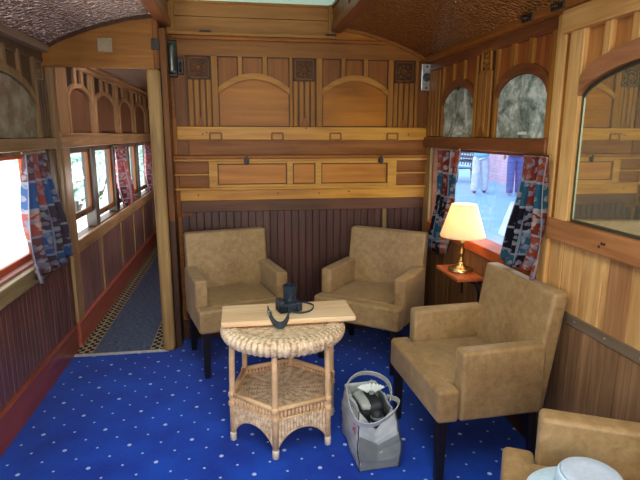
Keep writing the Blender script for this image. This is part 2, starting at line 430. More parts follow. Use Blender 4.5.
        o = bpy.data.objects.new(name, me); C.objects.link(o)
        if smooth: me.polygons.foreach_set('use_smooth', [True]*len(me.polygons))
        if solid:
            m = o.modifiers.new('thickness', 'SOLIDIFY'); m.thickness = solid; m.offset = 0
        if wn:
            m = o.modifiers.new('normals', 'WEIGHTED_NORMAL'); m.keep_sharp = False
        if parent is not None: o.parent = parent
        return o

def tag(o, label=None, cat=None, group=None, kind=None):
    for k, v in (('label', label), ('category', cat), ('group', group), ('kind', kind)):
        if v: o[k] = v
    return o
def struct(o): o['kind'] = 'structure'; return o
def thing(name, label, cat, loc=(0, 0, 0), rz=0, group=None):
    o = bpy.data.objects.new(name, None); C.objects.link(o); o.location = loc; o.rotation_euler = (0, 0, rz); o.empty_display_size = .1
    return tag(o, label, cat, group)
def copy_tree(o, parent=None):
    c = o.copy(); C.objects.link(c); c.parent = parent
    for ch in list(o.children): copy_tree(ch, c)
    return c

# ------------------------------------------------------------------ arcade panelling
def arch_curve(u0, u1, zs, zt, e=.75, n=20):
    out = []
    for i in range(n+1):
        a = -1 + 2*i/n
        a = math.sin(a*PI/2) if e < .7 else a
        out.append((u0 + (u1-u0)*(a+1)/2, zs + (zt-zs)*max(0., 1-a*a)**e))
    return out
def arch_fill(T, u0, u1, zb, zs, zt, w0, w1, e=.75):
    return MB(T).prism([(u0, zb), (u1, zb)] + arch_curve(u0, u1, zs, zt, e)[::-1], w0, w1)
def arch_ring(T, u0, u1, zs, zt, th, w0, w1, e=.75, m=None):
    m = m or MB(T)
    m.strip(arch_curve(u0, u1, zs, zt, e), arch_curve(u0, u1, zs+th, zt+th, e), w0, w1); return m
def carved_square(T, uc, vc, h, mat, parent, w=.012):
    m = MB(T)
    for a in (-1, 1):
        m.box(uc-h, uc+h, vc+a*h*.92-.006, vc+a*h*.92+.006, 0, w, .002); m.box(uc+a*h*.92-.006, uc+a*h*.92+.006, vc-h, vc+h, 0, w, .002)
    def disc(cu, cv, r, ht):
        prof = [(r, 0), (r*.95, ht*.5), (r*.6, ht), (r*.15, ht*.7)]
        rings = []
        for (rr, z) in prof: rings.append([m.bm.verts.new(T((cu+rr*math.cos(2*PI*k/12), cv+rr*math.sin(2*PI*k/12), z))) for k in range(12)])
        for A, B in zip(rings, rings[1:]):
            for k in range(12): m.bm.faces.new((A[k], A[(k+1) % 12], B[(k+1) % 12], B[k]))
        m.bm.faces.new(rings[-1])
    disc(uc, vc, h*.34, .012)
    for k in range(8):
        a = 2*PI*k/8 + .2; disc(uc+h*.6*math.cos(a), vc+h*.6*math.sin(a), h*.18, .009)
    return m.build('carved_panel', mat, parent)

# ================================================================== SETTING
XL, XR, YB, YF = -1.252, 1.5, 4.0, -1.5
XC = .13
struct(MB().box(XL-.1, XR+.1, YF, YB+.05, -.06, 0).build('floor', 'carpet'))
struct(MB().box(XL-.1, -.5, YB+.05, 9, -.06, 0).build('floor', 'dark'))
tag(MB().box(-1.235, -.56, 3.765, 8.95, 0, .008).build('carpet_runner', 'runner'), 'dark grey blue carpet runner with cream chequered borders along the corridor', 'carpet')
struct(MB().box(-1.25, -.55, 3.742, 3.768, 0, .013, .003).build('trim_1', 'alu'))

def ceil_z(x):
    d = abs(x-XC); P = [(.58, 2.39), (.81, 2.36), (1.0, 2.31), (1.12, 2.27), (1.23, 2.225), (1.33, 2.175), (1.42, 2.13)]
    for (a, za), (b, zb) in zip(P, P[1:]):
        if d <= b: return za + (zb-za)*(d-a)/(b-a)
    return 2.12
m = MB(); m.grid(lambda u, v: (.72+u*.79, YF+v*(YB-YF), ceil_z(.72+u*.79)), 16, 2); struct(m.build('ceiling', 'ceil', smooth=True, solid=.01))
m = MB(); m.grid(lambda u, v: (-.45-u*.82, YF+v*(9-YF), ceil_z(-.45-u*.82)), 16, 2); struct(m.build('ceiling', 'ceilL', smooth=True, solid=.01))
# raised clerestory over the middle of the carriage
cl = MB().box(-.47, .74, YF, YB+.02, 2.522, 2.56).build('ceiling', 'mint'); struct(cl)
for sx, x0, nm in ((1, .72, 'a'), (-1, -.45, 'b')):
    m = MB(); m.box(x0 if sx > 0 else x0-.02, x0+.02 if sx > 0 else x0, YF, YB, 2.39, 2.56); o = m.build('clerestory_side', 'umber', cl)
    m = MB(); a, b = (x0-.015, x0+.07) if sx > 0 else (x0-.07, x0+.015); m.box(a, b, YF, YB-.03, 2.335, 2.395, .008, 2); m.build('clerestory_trim', 'redwY', cl)
    m = MB()
    for k in range(8):
        y0 = YF + .1 + k*.68; a, b = (x0-.012, x0) if sx > 0 else (x0, x0+.012)
        m.box(a, b, y0, y0+.06, 2.395, 2.545, .003)
    m.box(*((x0-.012, x0) if sx > 0 else (x0, x0+.012)), YF, YB-.03, 2.50, 2.545, .003)
    m.build('clerestory_stile', 'redwY', cl)
# end wall of the clerestory
m = MB(TB); m.box(-.47, .74, 2.28, 2.415, 0, .03); m.box(-.47, .74, 2.419, 2.56, 0, .03); m.build('clerestory_end_boards', wood('clerestory_boards', (122, 78, 36), (160, 108, 56), 'X'), cl)
m = MB(TB); m.box(-.47, .74, 2.287, 2.312, .0, .075, .005, 2); m.box(-.47, -.41, 2.30, 2.56, .0, .06, .004); m.box(.69, .74, 2.30, 2.56, 0, .06, .004); m.box(-.41, .69, 2.505, 2.56, 0, .04, .004); m.build('clerestory_end_frame', wood('clerestory_frame', (122, 78, 34), (162, 112, 52), 'X'), cl)
m = MB(TB)
for x in (-.24, .66): m.box(x, x+.08, 2.305, 2.318, .06, .082, .002)
m.build('catch', 'iron', cl)

# ------------------------------------------------------------------ back wall
wb = struct(MB().box(-.5, XR+.1, YB, YB+.05, 0, 2.58).build('wall_back', 'umberX'))
def part(m, name, mat, parent=wb, **k): return m.build(name, mat, parent, **k)
# cornice and frieze board, following the ceiling curve
m = MB(TB)
top = [(x, min(2.268, ceil_z(x)-.012)) for x in [-.45 + i*1.94/30 for i in range(31)]]
m.strip([(p[0], 2.155) for p in top], top, 0, .022); part(m, 'frieze_board', wood('frieze_timber', (110, 66, 26), (150, 96, 40), 'X'))
m = MB(TB); m.box(-.44, 1.20, 2.262, 2.288, .0, .05, .006, 2); part(m, 'cornice', 'umberX')
m = MB(TB)
xs = [.76 + i*.72/24 for i in range(25)]
m.strip([(x, ceil_z(x)-.03) for x in xs], [(x, ceil_z(x)-.004) for x in xs], 0, .04); part(m, 'ceiling_moulding', 'umberX')
m = MB(TB); xs = [.74 + i*.5/12 for i in range(13)]
m.strip([(x, 2.28) for x in xs], [(x, max(2.281, ceil_z(x)-.03)) for x in xs], 0, .018); part(m, 'spandrel_board', 'doorX')
# stiles between the panels
m = MB(TB)
for a, b in ((-.172, -.126), (.399, .422), (.600, .648), (1.160, 1.202), (1.378, 1.40)): m.box(a, b, 1.655, 2.157, 0, .026, .003)
part(m, 'stile', 'honey')
m = MB(TB); m.box(-.44, -.352, .98, 2.16, 0, .018, .003); m.box(1.40, 1.499, 1.655, 2.15, 0, .018, .003); part(m, 'end_stile', 'umber')
m = MB(TB); m.box(-.52, -.435, 1.00, 1.30, .0, .03, .003); m.box(-.52, -.435, 1.43, 1.72, .0, .03, .003); part(m, 'end_block', 'slotp')
for u0, u1 in ((-.126, .399), (.648, 1.160)):
    w = u1-u0
    m = MB(TB); m.box(u0, u1, 1.90, 2.157, 0, .006); part(m, 'spandrel_panel', 'slotp')
    part(arch_fill(TB, u0, u1, 1.655, 1.893, 1.998, 0, .009, 1.), 'arch_panel', 'panel')
    part(arch_ring(TB, u0, u1, 1.893, 1.998, .042, 0, .026, 1.), 'arch_moulding', wood('arch_ring_timber', (140, 92, 34), (186, 128, 56), 'X'))
    m = MB(TB)
    for c in (.31, .655):
        a = 2*c-1; z = 1.935 + (2.04-1.935)*(1-a*a); m.box(u0+w*c-.017, u0+w*c+.017, z-.01, 2.157, 0, .024, .002)
    part(m, 'slot_post', 'honey')
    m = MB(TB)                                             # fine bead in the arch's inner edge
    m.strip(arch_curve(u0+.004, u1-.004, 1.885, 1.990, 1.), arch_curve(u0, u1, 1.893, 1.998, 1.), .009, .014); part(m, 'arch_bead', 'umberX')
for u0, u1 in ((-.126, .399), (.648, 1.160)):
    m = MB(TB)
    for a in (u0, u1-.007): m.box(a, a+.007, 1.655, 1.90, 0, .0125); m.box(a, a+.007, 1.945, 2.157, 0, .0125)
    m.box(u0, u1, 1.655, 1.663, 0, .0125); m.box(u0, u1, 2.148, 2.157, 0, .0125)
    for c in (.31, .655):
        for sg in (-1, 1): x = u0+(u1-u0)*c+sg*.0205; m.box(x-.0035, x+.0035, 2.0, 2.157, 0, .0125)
    part(m, 'shadow_bead', 'dark')  # dark strips drawn as the shade line around each panel
for u0, u1 in ((-.348, -.172), (.422, .600), (1.202, 1.378)):
    uc = (u0+u1)/2
    m = MB(TB); m.box(u0, u1, 1.655, 2.157, 0, .006); part(m, 'pilaster_ground', 'dark')
    carved_square(lambda p: TB((p[0], p[1], p[2]+.006)), uc, 2.073, .074, 'umber', wb)
    m = MB(TB)
    for k in range(4):
        x = u0+.006 + k*(u1-u0-.012-.034)/3; m.box(x, x+.034, 1.655, 1.99, 0, .018, .004)
    part(m, 'fluting', 'honey')
    m = MB(TB)                                             # carved leaf at the foot of the fluting
    m.prism([(uc-.03, 1.658), (uc+.03, 1.658), (uc+.022, 1.69), (uc, 1.725), (uc-.022, 1.69)], .0, .024); part(m, 'carved_leaf', 'slotp')
m = MB(TB); m.box(-.435, 1.499, 1.557, 1.655, 0, .04, .005, 2); part(m, 'picture_rail', 'railX')
for x in (-.156, .301, .747, 1.201):
    m = MB(TB); h, v = .042, .025
    for s_ in (-1, 1):
        m.box(x-h, x+h, 1.583+s_*v-.006, 1.583+s_*v+.006, .04, .048, .001); m.box(x+s_*h-.006, x+s_*h+.006, 1.583-v, 1.583+v, .04, .048, .001)
    o = part(m, 'card_holder', 'slotp'); part(MB(TB).box(x-h+.004, x+h-.004, 1.583-v+.004, 1.583+v-.004, .04, .043), 'card', 'frameX', o)
m = MB(TB)
for x, z in ((-.22, 1.61), (.52, 1.645), (-.25, 1.60), (1.33, 1.60), (-.3, 1.15), (.62, 1.15), (.86, 1.16), (.3, 1.155), (-.475, 1.66), (-.475, 1.12)):
    m.lathe([(.006, 0), (.006, .003)], (x, z, .04 if z > 1.2 or x > -.4 else .03), 8)
part(m, 'screw_head', 'dark')
part(MB(TB).box(-.435, 1.499, 1.445, 1.557, 0, .014), 'recessed_board', 'umberX')
part(MB(TB).box(-.435, 1.499, 1.105, 1.188, 0, .04, .005, 2), 'waist_rail', 'railX')
part(MB(TB).box(-.435, 1.499, 1.015, 1.105, 0, .026, .004), 'dado_cap', wood('dark_cap_timber', (78, 50, 34), (112, 74, 52), 'X'))
m = MB(TB)
for k in range(35):
    u0 = -.435 + k*.056
    if u0 < 1.495: m.box(u0+.001, min(u0+.055, 1.498), .15, 1.017, 0, .014, .004)
part(m, 'dado_boarding', 'dado')
part(MB(TB).box(1.142, 1.176, .15, 1.015, .01, .024, .003), 'pale_batten', 'olive')
part(MB(TB).box(-.5, 1.499, 0, .15, 0, .024, .004), 'skirting', 'dark')

# fold-down cabinet built across the back wall
cab = thing('wall_cabinet', 'long wooden berth cabinet with three orange panels and open end cubbies on the back wall', 'cabinet', (0, 4.0, 1.19))
def TC(p): return Vector((p[0], -p[2], p[1]-1.19))
m = MB(TC); m.box(-.50, 1.499, 1.188, 1.206, 0, .075, .003); m.box(-.50, 1.499, 1.402, 1.42, 0, .075, .003); m.box(-.50, 1.499, 1.188, 1.42, .0, .012); m.build('carcass', 'frameX', cab)
m = MB(TC); m.box(-.51, 1.499, 1.42, 1.446, 0, .092, .006, 2); m.build('top_moulding', 'umberX', cab)
m = MB(TC); m.box(-.525, -.495, 1.18, 1.43, 0, .085, .003); m.build('end_cheek', 'black', cab)
for a, b in ((-.495, -.215), (1.232, 1.499)):
    o = MB(TC).box(a, b, 1.206, 1.402, .012, .02).build('cubby_back', 'umberX', cab)
    MB(TC).box(a, b, 1.298, 1.309, .02, .07, .002).build('cubby_shelf', 'frameX', o)
m = MB(TC)
u0, u1 = -.215, 1.232
m.box(u0, u1, 1.383, 1.402, .02, .072, .003); m.box(u0, u1, 1.206, 1.228, .02, .072, .003)
for a, b in ((u0, -.150), (.367, .414), (.587, .634), (1.160, u1)): m.box(a, b, 1.206, 1.402, .02, .074, .003)
fl = m.build('fold_down_front', 'frameX', cab)
for a, b in ((-.150, .367), (.414, .587), (.634, 1.160)):
    o = MB(TC).box(a, b, 1.228, 1.383, .02, .058).build('front_panel', 'doorX', fl)
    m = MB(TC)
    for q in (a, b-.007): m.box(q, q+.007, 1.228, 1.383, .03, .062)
    m.box(a, b, 1.228, 1.234, .03, .062); m.box(a, b, 1.376, 1.383, .03, .062); m.build('shadow_bead', 'dark', fl)  # dark strips stand in for shade in the panel grooves
for x in (.065, 1.10):
    m = MB(TC); m.box(x-.02, x+.02, 1.385, 1.425, .074, .085, .003); m.box(x-.009, x+.009, 1.375, 1.44, .085, .1, .004, 2); m.build('catch', 'iron', cab)

# ------------------------------------------------------------------ partition and corridor doorway
wp = struct(MB().box(-.575, -.5, 3.80, YB+.02, 0, 2.42).build('wall_partition', 'dark'))
# header board with a curved top
m = MB(TD); xs = [XL + i*.74/20 for i in range(21)]
m.strip([(x, 2.032) for x in xs], [(x, ceil_z(x)-.02) for x in xs], -.045, 0); hb = m.build('door_header', wood('header_timber', (116, 72, 28), (156, 104, 46), 'X'), wp)
m = MB(TD); m.strip([(x, ceil_z(x)-.03) for x in xs], [(x, ceil_z(x)+.01) for x in xs], -.05, .012); m.build('header_moulding', 'dark', wp)
m = MB(TD); m.box(-.535, -.50, 2.03, 2.36, -.05, .012, .004); m.build('header_stile', 'umber', wp)
m = MB(TD); m.box(-.887, -.795, 2.13, 2.218, 0, .008, .002); pl = m.build('wall_plate', plain('dull_pewter_plate', (138, 122, 96), .4, .5), wp)
m = MB(TD); m.box(-.545, -.495, 2.15, 2.22, .012, .018, .002); m.build('latch_plate', 'iron', wp)
m = MB(); m.box(-.592, -.505, 3.735, 3.82, 0, 2.035, .028, 4); m.build('door_post', 'post', wp, smooth=True, wn=True)
m = MB(); m.box(-.505, -.462, 3.80, 3.99, 0, .98); m.build('return_board', 'dark', wp); m = MB(); m.box(-.505, -.462, 3.80, 3.99, .98, 2.3); m.build('return_board', 'umber', wp)
struct(MB().box(-.57, -.50, YB+.02, 9, 0, 2.42).build('wall_corridor', 'corrP'))
struct(MB().box(XL-.1, -.5, 9, 9.05, 0, 2.42).build('wall_corridor_end', 'corrP'))

# fittings high in the two corners of the back wall
m = MB(); f1 = thing('wall_fitting', 'dark metal fitting high on the back wall beside the doorway post', 'fitting', (-.44, 3.955, 2.0))
m.box(-.035, .035, -.012, .022, .0, .25, .006, 2); m.build('mounting_plate', 'iron', f1)
m = MB(); m.lathe([(.026, 0), (.03, .02), (.03, .17), (.022, .2)], (0, -.035, .02), 14); m.build('cylinder_body', plain('tarnished_metal', (96, 98, 92), .3, .8), f1, smooth=True)
hk = thing('coat_hook', 'black iron hook plate on the back wall between fitting and carved square', 'hook', (-.385, 3.98, 2.06))
MB().box(-.022, .022, -.008, .008, -.04, .08, .004).build('plate', 'iron', hk)
MB().tube([(0, -.008, .04), (0, -.04, .03), (0, -.05, 0), (0, -.035, -.02), (0, -.02, -.01)], .006, 8).build('hook', 'black', hk, smooth=True)
f2 = thing('wall_fitting', 'silver metal fitting with round dark centre in the far corner under the ceiling', 'fitting', (1.452, 3.955, 1.93))
MB().box(-.042, .042, -.02, .022, 0, .2, .006, 2).build('mounting_plate', 'steel', f2)
MB().lathe([(.032, 0), (.03, .008), (.02, .012), (.006, .006)], (0, -.02, .1), 20, (0, -1, 0)).build('round_centre', plain('dark_recess', (62, 64, 66), .4, .5), f2, smooth=True)
m = MB()
for z in (.022, .178): m.lathe([(.008, 0), (.008, .004), (.003, .006)], (0, -.02, z), 10, (0, -1, 0))
m.build('screw_head', 'iron', f2)

# ------------------------------------------------------------------ wall with lamp, mirror and window
WY0, WY1, WZ0, WZ1 = 2.33, 3.88, .925, 1.51
m = MB()
m.box(XR, XR+.13, YF, WY0, 0, 2.2); m.box(XR, XR+.13, WY1, YB+.05, 0, 2.2); m.box(XR, XR+.13, WY0, WY1, 0, WZ0-.02); m.box(XR, XR+.13, WY0, WY1, WZ1, 2.2)
wr = struct(m.build('wall_right', 'umber'))
# cornice
m = MB(TR); m.prism([(0, 0)]*0 or [(YF, 2.138), (YB, 2.138), (YB, 2.15), (YF, 2.15)], 0, .035); 
m.box(YF, YB, 2.145, 2.205, 0, .06, .012, 2); o = m.build('cornice', wood('orange_cornice_timber', (116, 66, 26), (160, 98, 44), 'Y'), wr)
m = MB(TR); m.box(YF, YB, 2.198, 2.214, .03, .075, .004); m.build('cornice_bead', 'pineY', wr)
m = MB(TR); m.box(2.312, 3.97, 2.075, 2.14, 0, .022, .003); m.build('top_rail', 'redwY', wr)
def arch_bay(T, parent, u0, u1, zb, zs, zt, ztop, th, e, mats, posts=(.34, .68), rw=.026, gw=.006):
    g, ring, post = mats
    m = MB(T); m.strip(arch_curve(u0, u1, zs, zt, e), [(p[0], ztop) for p in arch_curve(u0, u1, zs, zt, e)], 0, gw); m.build('spandrel_panel', g, parent)
    arch_ring(T, u0, u1, zs, zt, th, 0, rw, e).build('arch_moulding', ring, parent)
    m = MB(T)
    for c in posts:
        a = 2*c-1; z = zs+th+(zt-zs)*(1-a*a)**e; m.box(u0+(u1-u0)*c-.02, u0+(u1-u0)*c+.02, z-.012, ztop, 0, rw-.003, .003)
    m.build('slot_post', post, parent)
arch_bay(TR, wr, 3.155, 3.667, 1.583, 1.80, 1.915, 2.08, .05, .6, ('redw', 'redwY', 'honey'))
arch_bay(TR, wr, 2.36, 2.868, 1.583, 1.80, 1.915, 2.08, .05, .6, ('redw', 'redwY', 'honey'))
m = MB(TR); m.box(3.69, 3.975, 1.58, 2.08, 0, .012); m.box(2.872, 3.152, 1.58, 2.08, 0, .012); m.build('pilaster_ground', 'dark', wr)
m = MB(TR)
for u0, u1 in ((3.667, 3.70), (3.125, 3.158), (2.866, 2.90), (2.312, 2.362)): m.box(u0, u1, 1.58, 2.085, 0, .022, .004)
m.build('stile', 'honey', wr)
m = MB(TR)
for c0, c1, n, zt in ((3.72, 3.97, 4, 2.07), (2.925, 3.10, 3, 1.97)):
    for k in range(n):
        u = c0 + k*(c1-c0)/n; m.box(u+.006, u+(c1-c0)/n-.006, 1.585, zt, .01, .026, .006, 2)
m.build('fluting', 'honey', wr)
carved_square(lambda p: TR((p[0], p[1], p[2]+.012)), 3.013, 2.03, .062, 'honey', wr, .014)
m = MB(TR); m.prism([(2.98, 1.585), (3.046, 1.585), (3.035, 1.61), (3.013, 1.645), (2.99, 1.61)], .02, .034); m.build('carved_leaf', 'umber', wr)
m = MB(TR); m.box(2.312, 3.975, 1.505, 1.582, -.005, .04, .006, 2); m.build('picture_rail', 'redwY', wr)
m = MB(TR); m.box(2.243, 2.312, .55, 2.14, 0, .026, .005, 2); m.build('pale_post', 'pine', wr)
m = MB(TR); m.box(3.86, 3.975, .55, 1.505, -.02, .02, .004); m.build('corner_post', 'post', wr)
# mirror bay
m = MB(TR); m.box(YF, 2.25, 2.045, 2.142, 0, .05, .005, 2); m.build('top_rail', 'pineY', wr)
m = MB(TR); m.box(2.108, 2.205, 1.21, 2.05, 0, .03, .004); m.box(1.02, 1.12, 1.21, 2.05, 0, .03, .004); m.build('mirror_stile', 'pine', wr)
m = MB(TR); m.box(2.205, 2.25, 1.21, 2.05, 0, .016, .003); m.build('inner_stile', 'honey', wr)
arch_bay(TR, wr, 1.12, 2.108, 1.215, 1.765, 1.885, 2.05, .075, .62, (wood('golden_panel_timber', (158, 100, 48), (196, 136, 74), 'Z'), 'archR', 'pine'), (.19, .36, .53, .70, .855), .034)
m = MB(TR); m.box(YF, 2.245, 1.113, 1.213, 0, .042, .008, 2); m.build('waist_rail', 'brownY', wr)
m = MB(TR)
for y in (1.83, 1.86, 1.845): m.lathe([(.006, 0), (.006, .003)], (y, 1.165 if y < 1.85 else 1.15, .042), 8)
m.build('screw_head', 'dark', wr)
m = MB(TR)
for k in range(28):
    u1 = 2.135 - k*.135; m.box(u1-.133, u1-.001, .79, 1.115, 0, .006, .002)
m.box(2.139, 2.25, .79, 1.115, 0, .008, .002)
m.build('upper_boarding', 'pineB', wr)
m = MB(TR); m.box(1.70, 1.83, .79, 1.115, .002, .009, .002); m.build('brown_board', wood('tan_board', (132, 90, 54), (176, 130, 86), 'Z'), wr)
m = MB(TR); m.box(YF, 2.25, .742, .792, 0, .014, .003); ds = m.build('dado_strip', 'greyY', wr)
m = MB(TR)
for y in (1.60, 1.80, 2.0, 2.17): m.lathe([(.008, 0), (.008, .003), (.003, .005)], (y, .768, .014), 10)
m.build('screw_head', 'steel', ds)
m = MB(TR)
for k in range(48):
    u1 = 2.25 - k*.075; m.box(u1-.073, u1-.001, .12, .745, 0, .007, .002)
m.build('lower_boarding', 'pineD', wr)
m = MB(TR)
for k in range(23):
    u0 = 2.333 + k*.072; m.box(u0+.001, min(u0+.071, 3.975), .12, .86, 0, .012, .003)
m.build('boarding_under_window', wood('brown_under_window', (96, 64, 38), (140, 98, 62), 'Z', boards=('Y', .072), vary=.2), wr)
struct(MB(TR).box(YF, YB, 0, .12, 0, .022, .004).build('baseboard_right', 'dark'))
# window
m = MB(TR); m.box(WY0, WY1, .86, WZ0, -.12, .028, .006, 2); w1 = struct(m.build('window_1', 'sillR'))
m = MB(TR); m.box(WY0-.005, WY0+.03, WZ0, WZ1, -.12, -.005); m.box(WY1-.03, WY1+.005, WZ0, WZ1, -.12, -.005); m.box(WY0, WY1, WZ1-.03, WZ1, -.12, -.09); m.build('window_frame', 'redwY', w1)
MB(TR).pane(WY0+.02, WY1-.02, WZ0-.01, WZ1-.01, -.11).build('window_pane', 'glassb', w1)
# old photographs in the arches
for (u0, u1, mt, lab) in ((3.17, 3.655, 'photoA', 'smaller arched black and white photograph nearest the far corner, above the lamp'), (2.372, 2.856, 'photoB', 'arched black and white forest photograph beside the tall pale post')):
    p = thing('framed_photograph', lab, 'photograph', (0, 0, 0), 0, None)
    arch_fill(TR, u0, u1, 1.583, 1.80, 1.91, .004, .009, .6).build('print', mt, p)
    c = u0+(u1-u0)*.42
    MB(TR).box(c-.045, c+.045, 1.60, 1.616, .009, .011).build('caption_strip', 'paper', p)
# mirror
mi = thing('wall_mirror', 'arched wall mirror above the brown waist rail, reflecting the back wall', 'mirror')
arch_fill(TR, 1.125, 2.10, 1.215, 1.765, 1.88, .004, .012, .62).build('mirror_glass', 'mirror', mi)
m = MB(TR); a = [(1.125, 1.215), (2.10, 1.215)] + arch_curve(1.125, 2.10, 1.765, 1.88, .62)[::-1][1:-1]
a = [(1.125, 1.215)] + [(2.10, 1.215)] + arch_curve(1.125, 2.10, 1.765, 1.88, .62)[::-1]
ce = (1.61, 1.55); b = [(p[0]+(ce[0]-p[0])*.028, p[1]+(ce[1]-p[1])*.035) for p in a]
m.strip(a, b, .012, .016, closed=True); m.build('bevelled_edge', m_mirror('bevelled_mirror_edge', (120, 128, 116), .35), mi)
# small dark fittings on the cornice
h0 = thing('cornice_hook', 'dark metal fitting on the cornice above the pale post', 'hook', (1.438, 2.27, 2.165))
h1 = thing('cornice_hook', 'dark metal fitting on the cornice above the forest photograph', 'hook', (1.438, 2.52, 2.165))
for h in (h0, h1):
    MB().box(-.006, .008, -.05, .05, -.016, .016, .006, 2).build('plate', 'umbr', h)
    MB().tube([(-.004, -.01, .0), (-.02, 0, -.002), (-.022, .02, .006)], .008, 8).build('prong', 'umbr', h, smooth=True)

# ------------------------------------------------------------------ wall with the corridor windows
OPEN = [(1.1, 3.48, .815), (4.10, 4.80, .80), (4.86, 5.60, .82), (5.68, 6.28, .82), (6.34, 6.86, .82), (6.91, 7.75, .82)]
ZT = 1.50
m = MB(); y = YF
for a, b, zs in OPEN:
    m.box(XL-.09, XL, y, a, 0, 2.18); m.box(XL-.09, XL, a, b, 0, zs-.012); m.box(XL-.09, XL, a, b, ZT, 2.18); y = b
m.box(XL-.09, XL, y, 9.05, 0, 2.18)
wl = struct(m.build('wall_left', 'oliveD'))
def pl_(m, name, mat, **k): return m.build(name, mat, wl, **k)
m = MB(TL); m.box(YF, 3.74, 2.115, 2.165, 0, .07, .012, 2); pl_(m, 'cornice', wood('taupe_cornice', (112, 88, 66), (152, 124, 98), 'Y'))
m = MB(TL); m.box(3.8, 9, 2.095, 2.15, 0, .03, .006, 2); m.box(3.8, 9, 2.14, 2.165, 0, .06, .006); pl_(m, 'cornice', 'corrFY')
m = MB(TL); m.box(YF, 3.905, 1.502, 1.572, 0, .038, .005, 2); pl_(m, 'picture_rail', 'oliveY')
m = MB(TL); m.box(3.90, 9, 1.50, 1.60, 0, .036, .005, 2); m.box(3.93, 9, 1.586, 1.606, .0, .042, .004); pl_(m, 'picture_rail', 'corrFY')
m = MB(TL); m.box(YF, 3.545, .722, .815, -.02, .045, .006, 2); pl_(m, 'window_sill', wood('pale_olive_sill', (120, 100, 66), (166, 144, 104), 'Y', rough=.3))
m = MB(TL); m.box(1.1, 3.48, .806, .83, -.085, .0, .003); pl_(m, 'sill_top', wood('pinkish_sill', (142, 88, 80), (190, 138, 128), 'Y', rough=.3))
m = MB(TL); m.box(4.07, 9, .70, .80, 0, .034, .006, 2); pl_(m, 'window_sill', 'corrFY')
# arched glass on this side
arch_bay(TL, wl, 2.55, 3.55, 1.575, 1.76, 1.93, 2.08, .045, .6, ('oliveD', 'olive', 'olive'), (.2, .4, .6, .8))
m = MB(TL); m.box(YF, 3.86, 2.06, 2.118, 0, .018, .003); pl_(m, 'top_rail', 'oliveD')
m = MB(TL)
for a, b in ((3.55, 3.585), (2.50, 2.55)): m.box(a, b, 1.572, 2.07, 0, .028, .004)
pl_(m, 'stile', 'olive')
m = MB(TL); m.box(3.6, 3.79, 1.575, 2.07, 0, .006); pl_(m, 'pilaster_ground', 'dark')
m = MB(TL)
for k in range(3): m.box(3.615+k*.058, 3.615+k*.058+.03, 1.575, 1.93, 0, .022, .005, 2)
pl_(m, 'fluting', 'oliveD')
carved_square(TL, 3.69, 2.0, .058, 'olive', wl)
m = MB(TL); m.box(3.80, 3.86, .80, 2.07, 0, .04, .005, 2); pl_(m, 'corner_stile', 'olive')
for z0, z1, mt in ((0, 2.10, 'black'),): pl_(MB(TL).box(3.865, 3.93, z0, z1, 0, .008), 'shadow_gap', mt)
pl_(MB(TL).box(3.485, 3.60, .80, 1.505, -.03, .02, .004), 'window_jamb', 'olive')
pl_(MB(TL).box(3.60, 3.66, .72, 1.505, 0, .008), 'dark_jamb', 'dark')
pl_(MB(TL).box(3.66, 3.80, .72, 1.505, 0, .026, .004), 'flat_jamb', 'oliveD')
pl_(MB(TL).box(3.935, 4.095, .19, 2.10, 0, .03, .005, 2), 'corridor_jamb', 'corrF')
m = MB(TL)
for k in range(95):
    u0 = YF + k*.056
    if u0 < 3.81: m.box(u0+.001, u0+.055, .17, .73, 0, .012, .004)
m.box(3.80, 3.86, .17, .80, 0, .022, .004)
pl_(m, 'dado_boarding', 'dadoY')
m = MB(TL)
for k in range(86):
    u0 = 4.10 + k*.056; m.box(u0+.001, u0+.055, .17, .705, 0, .012, .004)
pl_(m, 'dado_boarding', 'dadoC')
m = MB(TL)
for u in (4.78, 5.56, 6.25, 6.88, 7.7): m.box(u, u+.05, .17, .71, .01, .024, .003)
pl_(m, 'dado_batten', 'corrF')
m = MB(TL); m.box(YF, 3.865, 0, .185, 0, .03, .004); m.box(YF, 3.865, .18, .197, 0, .036, .004); sk = struct(m.build('baseboard_left', 'redY'))
m = MB(TL); m.box(3.93, 9, 0, .185, 0, .035, .004); m.box(3.93, 9, .18, .198, 0, .04, .004); struct(m.build('baseboard_corridor', 'redC'))
gp = thing('arched_glass_panel', 'murky green arched glass panel above the big bright window', 'glass panel')
arch_fill(TL, 2.555, 3.545, 1.578, 1.76, 1.925, .004, .01, .6).build('glass', 'murk', gp)
# corridor arcade
for (u0, u1) in ((4.17, 4.83), (4.94, 5.74), (5.89, 6.60), (6.72, 7.50), (7.62, 8.4)):
    pl_(arch_fill(TL, u0+.032, u1-.032, 1.60, 1.86, 1.955, 0, .008, .6), 'arch_panel', 'corrP')
    pl_(arch_ring(TL, u0+.032, u1-.032, 1.86, 1.955, .035, 0, .03, .6), 'arch_moulding', 'corrF')
    pl_(MB(TL).box(u0, u1, 1.88, 2.095, 0, .005), 'slot_ground', 'black')
    m = MB(TL); m.box(u0-.055, u0+.032, 1.60, 2.10, 0, .022, .004); m.box(u0+.0, u0+.032, 1.60, 1.90, 0, .032, .004); m.box(u1-.032, u1+.0, 1.60, 1.90, 0, .032, .004); m.box(u1-.03, u1+.032, 1.60, 2.10, 0, .022, .004)
    for c in (.36, .64):
        u = u0+(u1-u0)*c; m.box(u-.034, u+.034, 1.955, 2.10, 0, .026, .004)
    pl_(m, 'stile', 'corrF')
